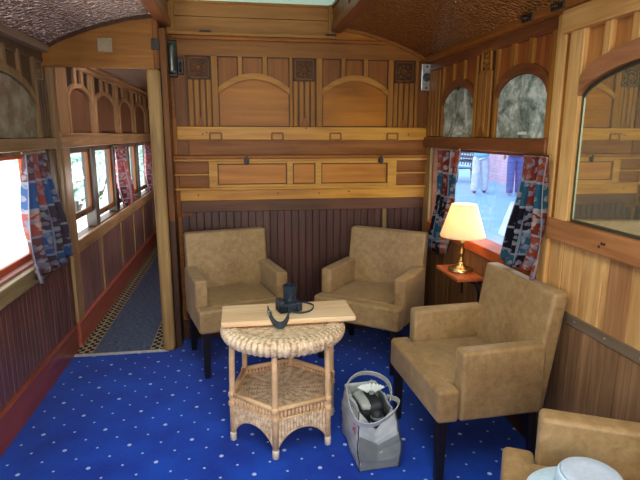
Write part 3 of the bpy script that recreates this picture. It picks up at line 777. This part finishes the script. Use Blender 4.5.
# left-hand windows: frames, sashes and glass
for i, (a, b, zs) in enumerate(OPEN):
    m = MB(TL); m.box(a, a+.03, zs, ZT, -.085, -.0); m.box(b-.03, b, zs, ZT, -.085, 0); m.box(a, b, ZT-.025, ZT, -.085, 0)
    w = struct(m.build('window_%d' % (i+2), 'olive' if i == 0 else wood('grey_brown_reveal', (66, 60, 56), (100, 94, 90), 'Z')))
    zb = zs if i == 0 else (.93 if i == 1 else .86)
    m = MB(TL)
    w_ = -.075 if i == 0 else -.05
    m.box(a+.03, b-.03, zb, zb+.05, w_, w_+.028, .004); m.box(a+.03, b-.03, ZT-.05, ZT-.02, w_, w_+.028, .004)
    m.box(a+.03, a+.055, zb, ZT-.03, w_, w_+.028, .004); m.box(b-.06, b-.03, zb, ZT-.03, w_, w_+.028, .004)
    s_ = m.build('sash', 'umber' if i else 'sillR', w)
    MB(TL).pane(a+.05, b-.055, zb+.045, ZT-.045, w_+.014).build('sash_pane', 'glass', s_)
    if i:
        m = MB(TL); m.box((a+b)/2-.05, (a+b)/2+.05, zb+.012, zb+.03, w_+.028, w_+.042, .004); m.build('sash_lift', 'iron', s_)

# ------------------------------------------------------------------ curtains
def curtain(name, label, T, top, bot, amp, nf, mat, w0, sag=0., group=None, seed=1, pw=1.2):
    (ua, ub, zt), (va, vb, zb) = top, bot; rr = random.Random(seed); ph = rr.random()*6
    def f(u, v):
        k = v**pw
        a = ua + (ub-ua)*u; b = va + (vb-va)*u
        uu = a + (b-a)*k + sag*math.sin(PI*v)*(1-u)
        z = zt + (zb-zt)*v - .012*math.sin(u*9+ph)*v
        w = w0 + amp*(.45+.55*v)*math.sin(u*nf*2*PI + ph + .7*math.sin(v*4)) + .012*math.sin(u*23+v*6)
        return (uu, z, w)
    m = MB(T); m.grid(f, nf*16, 26)
    t_ = thing(name, label, 'curtain', (0, 0, 0), 0, group)
    m.build('cloth', mat, t_, smooth=True, solid=.004)
    m = MB(T); m.tube([(ua, zt+.004, w0), (ub, zt+.004, w0)], .006, 8); m.build('curtain_rod', 'brass', t_)
    return t_
curtain('curtain', 'patchwork curtain hanging at the big bright window before the doorway', TL, (3.07, 3.42, 1.492), (3.06, 3.70, .765), .034, 4, 'curtL', .085, -.05, None, 3)
curtain('curtain', 'patchwork curtain beside the far corner, behind the lamp', TR, (3.25, 3.60, 1.50), (3.42, 3.68, .745), .024, 4, 'curtR', .052, 0, None, 5)
curtain('curtain', 'patchwork curtain against the tall pale post, behind the big armchair', TR, (2.215, 2.44, 1.50), (2.235, 2.60, .915), .02, 4, 'curtR', .068, .0, None, 8, 2.3)
curtain('curtain', 'reddish curtain hanging between the second and third corridor windows', TL, (5.36, 5.82, 1.48), (5.62, 6.10, .84), .03, 4, 'curtC', .06, 0, None, 9)
curtain('curtain', 'reddish curtain farthest down the corridor, half hidden by the doorway post', TL, (7.05, 7.45, 1.48), (7.2, 7.5, .84), .03, 4, 'curtC', .06, 0, None, 12)

# ------------------------------------------------------------------ armchairs
def make_chair(label):
    t = thing('armchair', label, 'armchair')
    W, ys, ya, zl, zs, za = .65, -.325, -.215, .318, .487, .655
    m = MB(); m.box(-W/2, W/2, ys, ya-.002, zl, zs-.006, .022, 4, sub=2)
    def puff(c):
        q = (1-(c.x/.25)**2)*(1-((c.y+.03)/.26)**2); return (c.x, c.y, c.z + (.014*max(0, q) if c.z > .45 else 0))
    m.box(-W/2+.088, W/2-.088, ya-.05, .17, zl+.012, zs, .022, 3, f=puff, sub=4); m.build('seat', 'leather', t, smooth=True, wn=True)
    def lean(c):
        k = (c.z-zl)/(.895-zl); th = 1-.12*k
        return (c.x, .135 + .09*k + (c.y-.135)*th, c.z)
    m = MB(); m.box(-.305, .305, .135, .224, zl+.004, .895, .018, 3, f=lean, sub=3); m.build('backrest', 'leather', t, smooth=True, wn=True)
    for s in (-1, 1):
        m = MB(); a, b = (s*W/2, s*(W/2-.086)); a, b = min(a, b), max(a, b)
        def slope(c): return (c.x, c.y, c.z + (.012*(c.y+.2) if c.z > .5 else 0))
        m.box(a, b, ya, .20, zl+.002, za, .018, 4, f=slope, sub=2); m.build('armrest', 'leather', t, smooth=True, wn=True)
    for sx in (-1, 1):
        for y, rk in ((ys+.04, 0), (.165, .05)):
            def tp(c, sx=sx, y=y, rk=rk):
                k = c.z/zl; q = .78+.22*k; cx = sx*(W/2-.045); return (cx+(c.x-cx)*q, y+(c.y-y)*q + rk*(1-k), c.z)
            m = MB(); cx = sx*(W/2-.045); m.box(cx-.024, cx+.024, y-.024, y+.024, 0, zl+.01, .004, 1, f=tp); m.build('leg', 'black', t)
    return t
ch = make_chair('tan leather armchair against the back wall beside the corridor doorway')
ch.location = (-.043, 3.615, 0); ch.rotation_euler.z = .26
for x, y, rz, lab in ((.958, 3.515, -.677, 'tan leather armchair in the far corner, angled toward the wicker table'),
                      (1.160, 2.324, -1.525, 'large tan leather armchair below the window curtain, beside the grey bag'),
                      (1.068, 1.143, -2.07, 'tan leather armchair at the picture edge with a pale blue hat on it')):
    c = copy_tree(ch); c.location = (x, y, 0); c.rotation_euler.z = rz; c['label'] = lab

# ------------------------------------------------------------------ wicker table
tb = thing('wicker_table', 'round topped hexagonal wicker table with woven lower shelf on the blue carpet', 'table', (.214, 2.60, 0))
HR = .291; a0 = math.atan2(2.307-2.60, .143-.214)
hx = [(HR*math.cos(a0+k*PI/3), HR*math.sin(a0+k*PI/3)) for k in range(6)]
NR = 62
prof = [(.268, .545), (.300, .548), (.317, .560), (.326, .580), (.325, .600), (.313, .617), (.290, .627), (.262, .630), (.24, .624)]
m = MB(); m.lathe(prof, seg=NR*6, rfun=lambda r, z, th: r + .0055*math.cos(NR*th), cap=False); m.build('woven_rim', 'wrim', tb, smooth=True)
m = MB(); m.lathe([(.275, .56), (.275, .614), (.26, .620), (.1, .621), (.001, .621)], seg=60); m.build('table_top', 'wrad', tb)
for (x, y) in hx:
    m = MB(); m.tube([(x, y, .025), (x, y, .2), (x*.985, y*.985, .45), (x*.97, y*.97, .56)], .0155, 12); o = m.build('leg', 'cane', tb, smooth=True)
    m = MB(); m.lathe([(.012, 0), (.017, .004), (.018, .04), (.0165, .05)], (x, y, 0), 12); m.build('foot', 'canef', o, smooth=True)
    m = MB()
    for z in (.215, .265): m.lathe([(.017, 0), (.0205, .006), (.0205, .024), (.017, .03)], (x, y, z-.015), 12)
    m.build('binding', 'cane', o, smooth=True)
m = MB(); ins = .965
vs = [(x*ins, y*ins) for x, y in hx]; m.prism(vs, .222, .236); m.build('shelf', 'wrad', tb)
for k in range(6):
    a, b = Vector(hx[k]), Vector(hx[(k+1) % 6]); d = (b-a).normalized(); nrm = Vector((d.y, -d.x)); L = (b-a).length
    P = lambda s_, z, off=0: Vector((*(a+d*s_+nrm*off), z))
    m = MB(); m.tube([P(0, .268), P(L, .268)], .0135, 10); o = m.build('shelf_rail', 'cane', tb, smooth=True)
    m = MB(); m.tube([P(0, .212), P(L, .212)], .008, 8); m.build('apron_rail', 'cane', tb, smooth=True)
    m = MB(); nb = 14
    for i in range(nb):
        s_ = L*(i+.7)/(nb+.4); m.tube([P(s_, .214), P(s_, .227), P(s_, .24), P(s_, .256)], [.006, .0095, .0095, .006], 8)
    m.build('beaded_gallery', 'cane', tb, smooth=True)
    def ap(u, v):
        s_ = .008 + (L-.016)*u; q = abs(2*u-1); zb = .052 + .092*max(0, 1-q**2.2)**.8
        z = .21 + (zb-.21)*v
        return P(s_, z, .006*math.cos(u*PI*2*17))
    m = MB(); m.grid(ap, 102, 14); o = m.build('apron', 'wpl', tb, smooth=True, solid=.008)
    m = MB(); m.tube([P(.008+(L-.016)*i/24, ap(i/24, 1.).z) for i in range(25)], .007, 8); m.build('apron_edging', 'cane', o, smooth=True)

# plank and camera on the table
pk = MB().box(-.352, .352, -.138, .138, 0, .03, .009, 3)
pk = pk.build('wooden_plank', 'board', smooth=True, wn=True); pk.location = (.243, 2.655, .631); pk.rotation_euler.z = .0
tag(pk, 'pale wooden plank lying across the top of the wicker table', 'plank')
ZP = .662
cm = thing('camera', 'dark camera standing lens upward on the pale plank with its strap trailing', 'camera', (.250, 2.655, ZP), .25)
m = MB(); m.box(-.066, .066, -.045, .04, .0, .052, .012, 3); m.box(-.066, -.03, -.045, .04, .0, .07, .012, 3); m.build('body', 'cambody', cm, smooth=True, wn=True)
m = MB(); m.prism([(-.025, .03), (.04, .03), (.028, .066), (-.012, .066)], .008, .05); m.build('viewfinder_hump', 'cambody', cm)
m = MB(); m.box(.03, .056, -.062, -.04, .01, .04, .005, 2); m.lathe([(.012, 0), (.012, .012)], (.05, .04, .025), 14, (0, 1, 0)); m.build('dial', 'camlens', cm)
m = MB(); m.lathe([(.031, 0), (.034, .008), (.034, .022), (.032, .025), (.035, .028), (.035, .046), (.032, .048), (.032, .054), (.036, .056), (.038, .092), (.034, .094), (.031, .062)], (.005, -.003, .05), 28, rfun=lambda r, z, th: r + (.0008*math.cos(40*th) if .027 < z < .047 else 0)); ln = m.build('lens', 'camlens', cm, smooth=False)
m = MB(); m.lathe([(.031, 0), (.02, .008), (.001, .01)], (.005, -.003, .098), 24); m.build('front_glass', 'lensglass', ln, smooth=True)
def loc(p):   # table-space world point into the camera's own frame
    q = Vector(p) - Vector((.250, 2.655, ZP)); return Matrix.Rotation(-.25, 3, 'Z') @ q
def smooth_path(P, n=6):
    P = [Vector(p) for p in P]; out = []
    for i in range(len(P)-1):
        p0, p1, p2, p3 = P[max(i-1, 0)], P[i], P[i+1], P[min(i+2, len(P)-1)]
        for k in range(n):
            t = k/n; out.append(.5*((2*p1) + (p2-p0)*t + (2*p0-5*p1+4*p2-p3)*t*t + (3*p1-p0-3*p2+p3)*t**3))
    return out + [P[-1]]
pts = smooth_path([loc(p) for p in ((.245, 2.62, 0.697), (.243, 2.58, 0.687), (.235, 2.52, 0.677), (.205, 2.462, 0.657), (.172, 2.46, 0.657), (.150, 2.50, 0.672), (.138, 2.56, 0.687), (.134, 2.60, 0.694))])
m = MB(); m.ribbon(pts, (0, 0, .019), .005); m.build('strap', 'strap', cm)
pts = smooth_path([loc(p) for p in ((.318, 2.71, 0.687), (.36, 2.73, 0.674), (.392, 2.70, 0.668), (.37, 2.63, 0.666), (.32, 2.595, 0.666), (.27, 2.60, 0.670), (.25, 2.60, 0.684))])
m = MB(); m.ribbon(pts, [(0, 0, .005)]*len(pts), .004); m.build('strap', 'strap', cm)
m = MB(); q = loc((.143, 2.55, 0.687)); m.box(q.x-.008, q.x+.008, q.y-.012, q.y+.012, q.z-.016, q.z+.016, .003); m.build('strap_buckle', 'steel', cm)

# ------------------------------------------------------------------ tote bag
bg = thing('tote_bag', 'grey canvas tote bag standing on the blue carpet beside the wicker table', 'bag', (.630, 2.325, 0), .03)
BW, BL = .098, .17
def bag_pt(u, v):
    # u runs round the rectangle starting at the front middle, v up
    per = [(0, -BL), (BW, -BL), (BW, BL), (-BW, BL), (-BW, -BL), (0, -BL)]
    seg = [BW, 2*BL, 2*BW, 2*BL, BW]; tot = sum(seg); s_ = u*tot; i = 0
    while i < 4 and s_ > seg[i]: s_ -= seg[i]; i += 1
    k = s_/seg[i]; x = per[i][0]+(per[i+1][0]-per[i][0])*k; y = per[i][1]+(per[i+1][1]-per[i][1])*k
    front = max(0, 1-abs(x)/BW) if y < -BL+.001 else 0
    h = .298 + .004*(-y/BL if y < 0 else 0) - .115*front
    bul = math.sin(PI*min(1, v))*.012
    fold = .02*front*math.sin(PI*v) if front else 0
    sx = (1 if x > 0 else -1)
    x2 = x + sx*bul*(abs(x)/BW) - .025*v*v*(abs(x)/BW)*sx*.6 - .012*v*v; y2 = y - (bul if y < -BL+.001 else 0) + fold*1.2 + (.03*v*v if y < 0 else -.02*v*v)
    z = .004 + h*v
    n = .004*math.sin(17*x+31*y+13*v) + .003*math.sin(40*v+23*y)
    return (x2+n, y2+n, z)
m = MB(); m.grid(bag_pt, 84, 18, closed_u=True); body = m.build('bag_body', 'bag', bg, smooth=True, solid=.004)
m = MB(); m.grid(lambda u, v: Vector(bag_pt((u*.96+.02)*(2*BW/(4*BW+4*BL)) - (BW/(4*BW+4*BL)) if (u*.96+.02) > .5 else 1+((u*.96+.02)-.5)*(2*BW/(4*BW+4*BL)), .01+v*.6)) + Vector((0, -.0045, 0)), 24, 10); m.build('gusset', 'bagg', bg, smooth=True)
for s in (1, -1):
    u = BW/(4*BW+4*BL); u = u if s > 0 else 1-u
    m = MB(); m.tube([Vector(bag_pt(u, j/12))+Vector((s*.001, -.002, 0)) for j in range(13)], .0032, 6); m.build('piping', 'pipe', bg, smooth=True)
m = MB(); m.box(-BW+.004, BW-.004, -BL+.004, BL-.004, .002, .006); m.build('bag_base', 'bagg', bg)
# flopped handles
P1 = smooth_path([(-.085, .05, .28), (-.118, -.01, .300), (-.128, -.09, .285), (-.112, -.165, .262), (-.05, -.20, .262), (.02, -.19, .282), (.085, -.15, .302), (.118, -.08, .306), (.085, .0, .29)])
m = MB(); m.ribbon(P1, [(0, -.010, .016)]*len(P1), .004); m.build('handle', 'web', bg, smooth=False)
P2 = smooth_path([(-.09, -.05, .28), (-.118, .02, .305), (-.085, .12, .325), (-.01, .18, .335), (.07, .17, .332), (.118, .10, .322), (.112, .01, .305), (.085, -.05, .285)])
m = MB(); m.ribbon(P2, [(0, -.010, .015)]*len(P2), .004); m.build('handle', 'web', bg, smooth=False)
m = MB()
for k in range(5):
    a = 2*PI*k/5+.3; cy, cz = -.10, .20
    m.prism([(cy+.004*math.cos(a+PI/2), cz+.004*math.sin(a+PI/2)), (cy+.022*math.cos(a-.35), cz+.022*math.sin(a-.35)), (cy+.036*math.cos(a), cz+.036*math.sin(a)), (cy+.022*math.cos(a+.35), cz+.022*math.sin(a+.35))], 0, .002)
bmx = m.bm
for v in bmx.verts:
    yy, zz, ww = v.co.x, v.co.y, v.co.z; v.co = Vector((-BW-.0165-ww + .02*((zz/.32)**2)*.6, yy, zz))
m.build('printed_flower', 'redpr', bg)
# what sticks out of the bag
jk = thing('folded_jacket', 'dark folded cloth stuffed inside the grey tote bag under the paper fan', 'clothing', (.632, 2.335, .03), .03)
def lump(c):
    n = .010*math.sin(38*c.x+9*c.y)+.008*math.sin(29*c.y+51*c.x*c.y+2); return (c.x, c.y, c.z+(n if c.z > .1 else 0))
m = MB(); m.box(-.070, .066, -.05, .150, 0, .228, .03, 4, f=lump, sub=8); m.build('folded_cloth', 'darkcl', jk, smooth=True)
m = MB(); m.box(-.062, -.01, -.06, .12, .222, .25, .012, 3, f=lump, sub=6); m.build('pale_lining', 'bag', jk, smooth=True)
um = thing('folded_umbrella', 'dark folded umbrella with grey bands sticking out of the grey tote bag', 'umbrella', (.638, 2.225, .02), .05)
MB().lathe([(.018, 0), (.028, .03), (.03, .21), (.026, .245), (.012, .255)], seg=14).build('folded_cloth', 'darkcl', um, smooth=True)
m = MB()
for z in (.165, .19, .217): m.lathe([(.0305, 0), (.032, .002), (.032, .009), (.0305, .011)], (0, 0, z), 14)
m.build('band', 'greycl', um, smooth=True)
fn = thing('paper_fan', 'white pleated paper fan lying on top of the grey tote bag', 'fan', (.645, 2.36, .288), -.1)
m = MB(); n = 20
for i in range(n):
    a0_, a1_ = PI*(.08+.84*i/n), PI*(.08+.84*(i+1)/n); z0, z1 = (.0, .008) if i % 2 else (.008, 0)
    q = [(r*math.cos(a), r*math.sin(a)*.8, z + r*.35) for r, a, z in ((.02, a0_, z0), (.075, a0_, z0), (.075, a1_, z1), (.02, a1_, z1))]
    m.bm.faces.new([m.bm.verts.new(p) for p in q])
m.build('pleated_leaf', 'fan', fn, solid=.002)
MB().lathe([(.008, 0), (.014, .006), (.014, .014), (.006, .018)], (0, .0, 0), 12).build('pivot', 'greycl', fn, smooth=True)

# ------------------------------------------------------------------ lamp and its shelf
sh = thing('bracket_shelf', 'small reddish wooden shelf on black curved brackets under the window', 'shelf', (1.5, 3.045, .732))
MB().box(-.19, -.014, -.178, .178, -.022, 0, .005, 2).build('shelf_board', 'shelfR', sh)
for y in (-.125, .125):
    m = MB(); m.tube([(-.018, y, -.17), (-.022, y, -.10), (-.05, y, -.05), (-.10, y, -.03), (-.165, y, -.026)], .007, 8); m.tube([(-.018, y, -.19), (-.018, y, -.024)], .006, 8); m.build('bracket', 'black', sh, smooth=True)
lp = thing('table_lamp', 'brass table lamp with glowing cream shade standing on the small reddish shelf', 'lamp', (1.408, 3.046, .732))
MB().lathe([(.078, 0), (.08, .004), (.079, .02), (.070, .024), (.064, .026), (.045, .032), (.030, .04), (.026, .05), (.016, .066)], seg=32).build('base', 'brassb', lp, smooth=True)
MB().lathe([(.016, .064), (.020, .072), (.013, .08), (.011, .10), (.015, .115), (.018, .125), (.012, .132), (.012, .17), (.015, .178), (.018, .20), (.012, .21), (.009, .25)], seg=20).build('stem', 'brass', lp, smooth=True)
m = MB(); n = 40
m.lathe([(.138, .234), (.1385, .242), (.131, .262), (.079, .428), (.077, .436)], seg=120, rfun=lambda r, z, th: r + .0016*math.cos(40*th), cap=False); shd = m.build('lamp_shade', 'shade', lp, smooth=True, solid=.002)
m = MB(); m.tube([(.1385*math.cos(2*PI*k/40), .1385*math.sin(2*PI*k/40), .234) for k in range(40)], .004, 6, closed=True); m.tube([(.078*math.cos(2*PI*k/40), .078*math.sin(2*PI*k/40), .436) for k in range(40)], .0035, 6, closed=True); m.build('shade_piping', 'shade', shd, smooth=True)
m = MB(); m.lathe([(.012, .24), (.014, .255), (.028, .29), (.03, .31), (.022, .335), (.004, .345)], seg=18); m.build('bulb', 'bulb', lp, smooth=True)

# ------------------------------------------------------------------ hat on the nearest chair
ht = thing('sun_hat', 'pale blue cloth sun hat lying on the armchair at the picture edge', 'hat', (1.02, 1.225, .502), -.35)
m = MB(); m.lathe([(.175, .0), (.17, .006), (.125, .018), (.096, .026)], seg=56, cap=False, rfun=lambda r, z, th: r*(1+.02*math.sin(3*th)*(r/.17))); m.build('brim', 'hat', ht, smooth=True, solid=.004)
m = MB(); m.lathe([(.098, .022), (.097, .05), (.092, .088), (.086, .098)], seg=48, cap=False); cr = m.build('crown', 'hat', ht, smooth=True, solid=.003)
m = MB(); m.lathe([(.087, .098), (.08, .104), (.05, .100), (.001, .098)], seg=48); m.build('crown_top', 'hatin', cr, smooth=True)
m = MB(); m.lathe([(.0985, .024), (.0995, .028), (.099, .046), (.0975, .05)], seg=48, cap=False); m.build('hat_band', 'hatin', cr, smooth=True)

# ------------------------------------------------------------------ outside the lamp window: the platform
PZ = .20
struct(MB().box(1.75, 34, -6, 45, PZ-.3, PZ).build('ground_platform', 'platform'))
m = MB(); A, B_ = Vector((7.95, 16.2)), Vector((7.0, 11.0))
D = (B_-A).normalized(); A2 = A; B2 = B_ + D*6; Ln = (B2-A2).length
m.grid(lambda u, v: (*(A2+(B2-A2)*u), PZ+v*5), 2, 2); bw = m.build('wall_station', 'brick')
for l in bw.data.uv_layers[0].data: l.uv = (l.uv[0]*Ln, l.uv[1]*5)
struct(bw)
bn = thing('park_bench', 'dark iron bench standing against the pink brick wall outside the window', 'bench', (6.55, 15.2, PZ), -1.45)
m = MB()
for s in (-.75, .75):
    m = MB(); m.tube([(s, -.28, 0), (s, -.24, .25), (s, -.26, .43)], .03, 8); m.tube([(s, .25, 0), (s, .2, .43), (s, .3, .95)], .03, 8); m.tube([(s, -.3, .62), (s, -.05, .68), (s, .22, .66)], .025, 8); m.tube([(s, -.26, .43), (s, .2, .43)], .025, 8)
    m.build('bench_end', 'benchm', bn, smooth=True)
m = MB()
for k in range(5): m.box(-.8, .8, -.27+k*.1, -.20+k*.1, .43, .46)
m.build('seat', 'benchs', bn)
m = MB()
for k in range(3): m.box(-.8, .8, .205+k*.035, .235+k*.035, .58+k*.13, .66+k*.13)
for k in range(9):
    x = -.6+k*.15; m.tube([(x, .22, .5), (x, .31, .92)], .015, 6)
m.build('backrest', 'benchm', bn)

def skin_mesh(name, chains, mat, parent, sub=2):
    """chains: list of [(pos, radius), ...]; a chain may start at an index of an existing vertex"""
    me = bpy.data.meshes.new(name); V, E, Rd = [], [], []
    for chn in chains:
        prev = None
        for it in chn:
            if isinstance(it, int): prev = it; continue
            V.append(it[0]); Rd.append(it[1]); i = len(V)-1
            if prev is not None: E.append((prev, i))
            prev = i
    me.from_pydata(V, E, []); me.materials.append(M[mat])
    o = bpy.data.objects.new(name, me); C.objects.link(o); o.parent = parent
    sk_ = o.modifiers.new('skin', 'SKIN'); sk_.use_smooth_shade = True
    if not me.skin_vertices: 
        bpy.context.view_layer.objects.active = o
    lay = me.skin_vertices[0].data
    for i, r in enumerate(Rd):
        lay[i].radius = r if isinstance(r, tuple) else (r, r); lay[i].use_root = (i == 0)
    s_ = o.modifiers.new('smooth', 'SUBSURF'); s_.levels = sub; s_.render_levels = sub
    return o

def person(label, locn, rz, trouser, shirt, shoe, hair, stride=.12, elbow=.5, wide=1.):
    p = thing('person', label, 'person', locn, rz)
    hipz, kn, an = .93, .50, .08
    # faces -y locally
    L = {}
    for s in (-1, 1):
        st = stride*s
        L[s] = ((s*.09, 0, hipz-.05), (s*.10, st*.5-.01, kn), (s*.105, st, an))
    body = [[((0, 0, 1.0), (.11, .085)), ((0, .01, 1.15), (.10, .08)), ((0, .015, 1.32), (.12, .085)), ((0, .01, 1.44), (.085, .065)), ((0, 0, 1.52), (.055, .055)), ((0, -.01, 1.60), (.07, .08)), ((0, -.02, 1.70), (.08, .098)), ((0, -.005, 1.775), (.062, .075))]]
    for s in (-1, 1): body.append([0, (L[s][0], .085), (L[s][1], .058), (L[s][2], .04), ((L[s][2][0], L[s][2][1]-.12, .04), .035)])
    for s in (-1, 1):
        el = (s*.265, .03, 1.12); ha = (s*.25, -.10*elbow-.05, .92+.14*elbow); 
        n = sum(len([i for i in c if not isinstance(i, int)]) for c in body)
        body.append([2, ((s*.19, .015, 1.42), .058), (el, .042), (ha, .03), ((ha[0], ha[1]-.05, ha[2]-.05), (.036, .022))])
        hb_ = n+3
        for k in range(4):
            fx = ha[0] + (-.027+.018*k); body.append([hb_, ((fx, ha[1]-.075, ha[2]-.09), .0085), ((fx, ha[1]-.085, ha[2]-.125-.006*(k in (1, 2))), .008)])
        body.append([hb_, ((ha[0]-s*.04, ha[1]-.065, ha[2]-.06), .0095), ((ha[0]-s*.045, ha[1]-.085, ha[2]-.09), .0085)])
    body.append([5, ((0, -.10, 1.665), .014), ((0, -.118, 1.655), .011)])     # nose
    for s in (-1, 1): body.append([6, ((s*.088, 0, 1.68), (.012, .02))])        # ears
    skin_mesh('body', body, 'skin', p)
    m = MB()
    for s in (-1, 1): m.lathe([(.011, 0), (.009, .005), (.002, .008)], (s*.034, -.108, 1.70), 10, (0, -1, 0))
    m.build('eye', 'hairb', p, smooth=True)
    m = MB(); m.box(-.026, .026, -.112, -.10, 1.612, 1.622, .003); m.build('mouth', 'redpr', p)
    tr = [[((0, 0, .99), (.165*wide, .12))]]
    for s in (-1, 1): tr.append([0, ((L[s][0][0], L[s][0][1], hipz-.10), (.115*wide, .12)), (L[s][1], .098*wide), (L[s][2], .088*wide), ((L[s][2][0], L[s][2][1], .05), .075*wide)])
    skin_mesh('trousers', tr, trouser, p)
    sh_ = [[((0, 0, .84), (.175*wide, .16)), ((0, 0, .96), (.175*wide, .15)), ((0, .01, 1.15), (.165, .14)), ((0, .015, 1.32), (.18, .135)), ((0, .01, 1.45), (.11, .085))]]
    for s in (-1, 1): sh_.append([3, ((s*.195, .015, 1.42), .075), ((s*.25, .025, 1.20), .062)])
    skin_mesh('shirt', sh_, shirt, p)
    for s in (-1, 1):
        x, y = L[s][2][0], L[s][2][1]
        skin_mesh('shoe', [[((x, y+.05, .045), (.042, .045)), ((x, y-.05, .04), (.045, .04)), ((x, y-.16, .032), (.042, .03))]], shoe, p)
    skin_mesh('hair', [[((0, .03, 1.66), (.078, .07)), ((0, .02, 1.74), (.09, .09)), ((0, -.01, 1.80), (.07, .075)), ((0, -.06, 1.80), (.05, .03))]], hair, p)
    return p
person('person in white trousers and light blue shirt walking on the platform, seen from behind', (5.818, 11.8, PZ), 2.6, 'whitetr', 'shirtb', 'shoe', 'hair', .10, 1., 1.12)
person('person in blue jeans walking away on the platform beside the brick wall', (6.44, 11.29, PZ), 2.75, 'jeans', 'shirtw', 'shoew', 'hairb', .07, .2, 1.0)

# ------------------------------------------------------------------ outside the corridor windows
struct(MB().box(-60, XL-.12, -20, 80, -1.3, -1.0).build('ground_trackside', 'gravel'))
def shrub(label, x, y, h, r, seed):
    rr = random.Random(seed); t = thing('shrub', label, 'shrub', (x, y, -1.0), 0, 'shrubs beyond the corridor windows')
    m = MB()
    lob = [(rr.uniform(-r*.6, r*.6), rr.uniform(-r*.6, r*.6), rr.uniform(.35, .75)*h, rr.uniform(.45, .7)*r) for _ in range(9)]
    for _ in range(2600):
        cx, cy, cz, cr = rr.choice(lob); v = Vector((rr.gauss(0, 1), rr.gauss(0, 1), rr.gauss(0, 1))).normalized(); p = Vector((cx, cy, cz)) + v*cr*rr.uniform(.75, 1.05)
        if p.z < .1: continue
        a = v.orthogonal().normalized(); a.rotate(Matrix.Rotation(rr.uniform(0, 6.3), 3, v)); b = v.cross(a); s_ = rr.uniform(.08, .16)
        n = v*rr.uniform(-.06, .06)
        m.bm.faces.new([m.bm.verts.new(q) for q in (p-a*s_, p-b*s_*.5+n, p+a*s_, p+b*s_*.5-n)])
    m.build('foliage', 'leaf', t, recalc=False)
    m = MB()
    for k in range(4):
        a = k*1.6; m.tube([(0, 0, 0), (.25*r*math.cos(a), .25*r*math.sin(a), h*.3), (.5*r*math.cos(a), .5*r*math.sin(a), h*.6)], [.06, .045, .02], 7)
    m.build('stem', 'bark', t, smooth=True)
    return t
shrub('pale leafy shrub seen through the nearest corridor window', -5.2, 17.5, 2.6, 1.4, 1)
shrub('pale leafy shrub seen through the second corridor window', -5.6, 22.0, 2.8, 1.4, 2)
shrub('pale leafy shrub seen through the farther corridor windows', -5.0, 27.0, 2.8, 1.6, 3)

# ================================================================== light, world, camera
W = bpy.data.worlds.new('sky'); bpy.context.scene.world = W; W.use_nodes = True
nt = W.node_tree; bgn = nt.nodes['Background']
tc = nt.nodes.new('ShaderNodeTexCoord'); sp = nt.nodes.new('ShaderNodeSeparateXYZ'); nt.links.new(tc.outputs['Generated'], sp.inputs[0])
rp = nt.nodes.new('ShaderNodeValToRGB'); nt.links.new(sp.outputs[2], rp.inputs[0])
rp.color_ramp.elements[0].color = (1, 1, 1, 1); rp.color_ramp.elements[1].color = (.82, .91, 1, 1)
nt.links.new(rp.outputs[0], bgn.inputs[0]); bgn.inputs[1].default_value = 3.2

def area(name, loc, rot, sx, sy, power, col=(1, 1, 1), portal=False):
    l = bpy.data.lights.new(name, 'AREA'); l.shape = 'RECTANGLE'; l.size = sx; l.size_y = sy; l.energy = power; l.color = col
    if portal: l.cycles.is_portal = True
    o = bpy.data.objects.new(name, l); C.objects.link(o); o.location = loc; o.rotation_euler = rot; return o
area('ground_bounce_fill', (-2.3, 1.9, -.35), (0, -PI*.68, 0), 1.1, 3.4, 230, (1, .98, .94))  # light added outside the big window for bounce off the bright ground
area('ground_bounce_fill', (-2.6, 6.2, -.35), (0, -PI*.68, 0), 1.1, 4.0, 330, (1, .99, .97))  # same added ground bounce, along the corridor windows
area('rear_fill', (XC, -1.3, 1.6), (PI*.53, 0, 0), 2.0, 1.2, 34, (1, .93, .82))  # fill added behind the camera to light the back wall evenly
area('platform_side_fill', (3.2, 3.0, .3), (0, PI*.62, 0), .9, 1.8, 120, (.78, .88, 1))  # fill added outside, aimed up through the window at the ceiling
area('clerestory_fill', (XC, .9, 2.5), (0, 0, 0), .9, 1.6, 34, (1, .93, .84))  # unseen fill added in the clerestory, no fixture modelled
area('corridor_fill', (-.9, 4.45, 2.3), (0, 0, 0), .4, .5, 9, (1, .96, .92))  # fill added out of sight behind the door header
area('corridor_fill', (-.575, 5.9, 1.15), (0, PI*.58, 0), .25, 2.4, 13, (1, .95, .9))  # hidden fill added at the partition to brighten the corridor wall
l = bpy.data.lights.new('lamp_bulb_light', 'POINT'); l.energy = 4.2; l.color = (1, .76, .46); l.shadow_soft_size = .03
o = bpy.data.objects.new('lamp_bulb_light', l); C.objects.link(o); o.location = (1.408, 3.046, .732+.37)

cam = bpy.data.cameras.new('camera_view'); co = bpy.data.objects.new('camera_view', cam); C.objects.link(co)
r = Vector((0.98769039, -0.15640893, 0.00198509)); u = Vector((0.02958174, 0.19923418, 0.97950531)); w = Vector((0.15359887, 0.96738926, -0.20140853))
co.matrix_world = Matrix(((r.x, u.x, -w.x, 0), (r.y, u.y, -w.y, 0), (r.z, u.z, -w.z, 1.6), (0, 0, 0, 1)))
cam.sensor_width = 36; cam.lens = 513.73/640*36; cam.clip_start = .02; cam.clip_end = 300
sc = bpy.context.scene; sc.camera = co
sc.view_settings.view_transform = 'Standard'; sc.view_settings.look = 'None'; sc.view_settings.exposure = .0; sc.view_settings.gamma = 1.0
sc.cycles.use_denoising = True; sc.cycles.max_bounces = 8; sc.cycles.diffuse_bounces = 5; sc.cycles.caustics_reflective = False; sc.cycles.caustics_refractive = False
sc.cycles.sample_clamp_indirect = 6
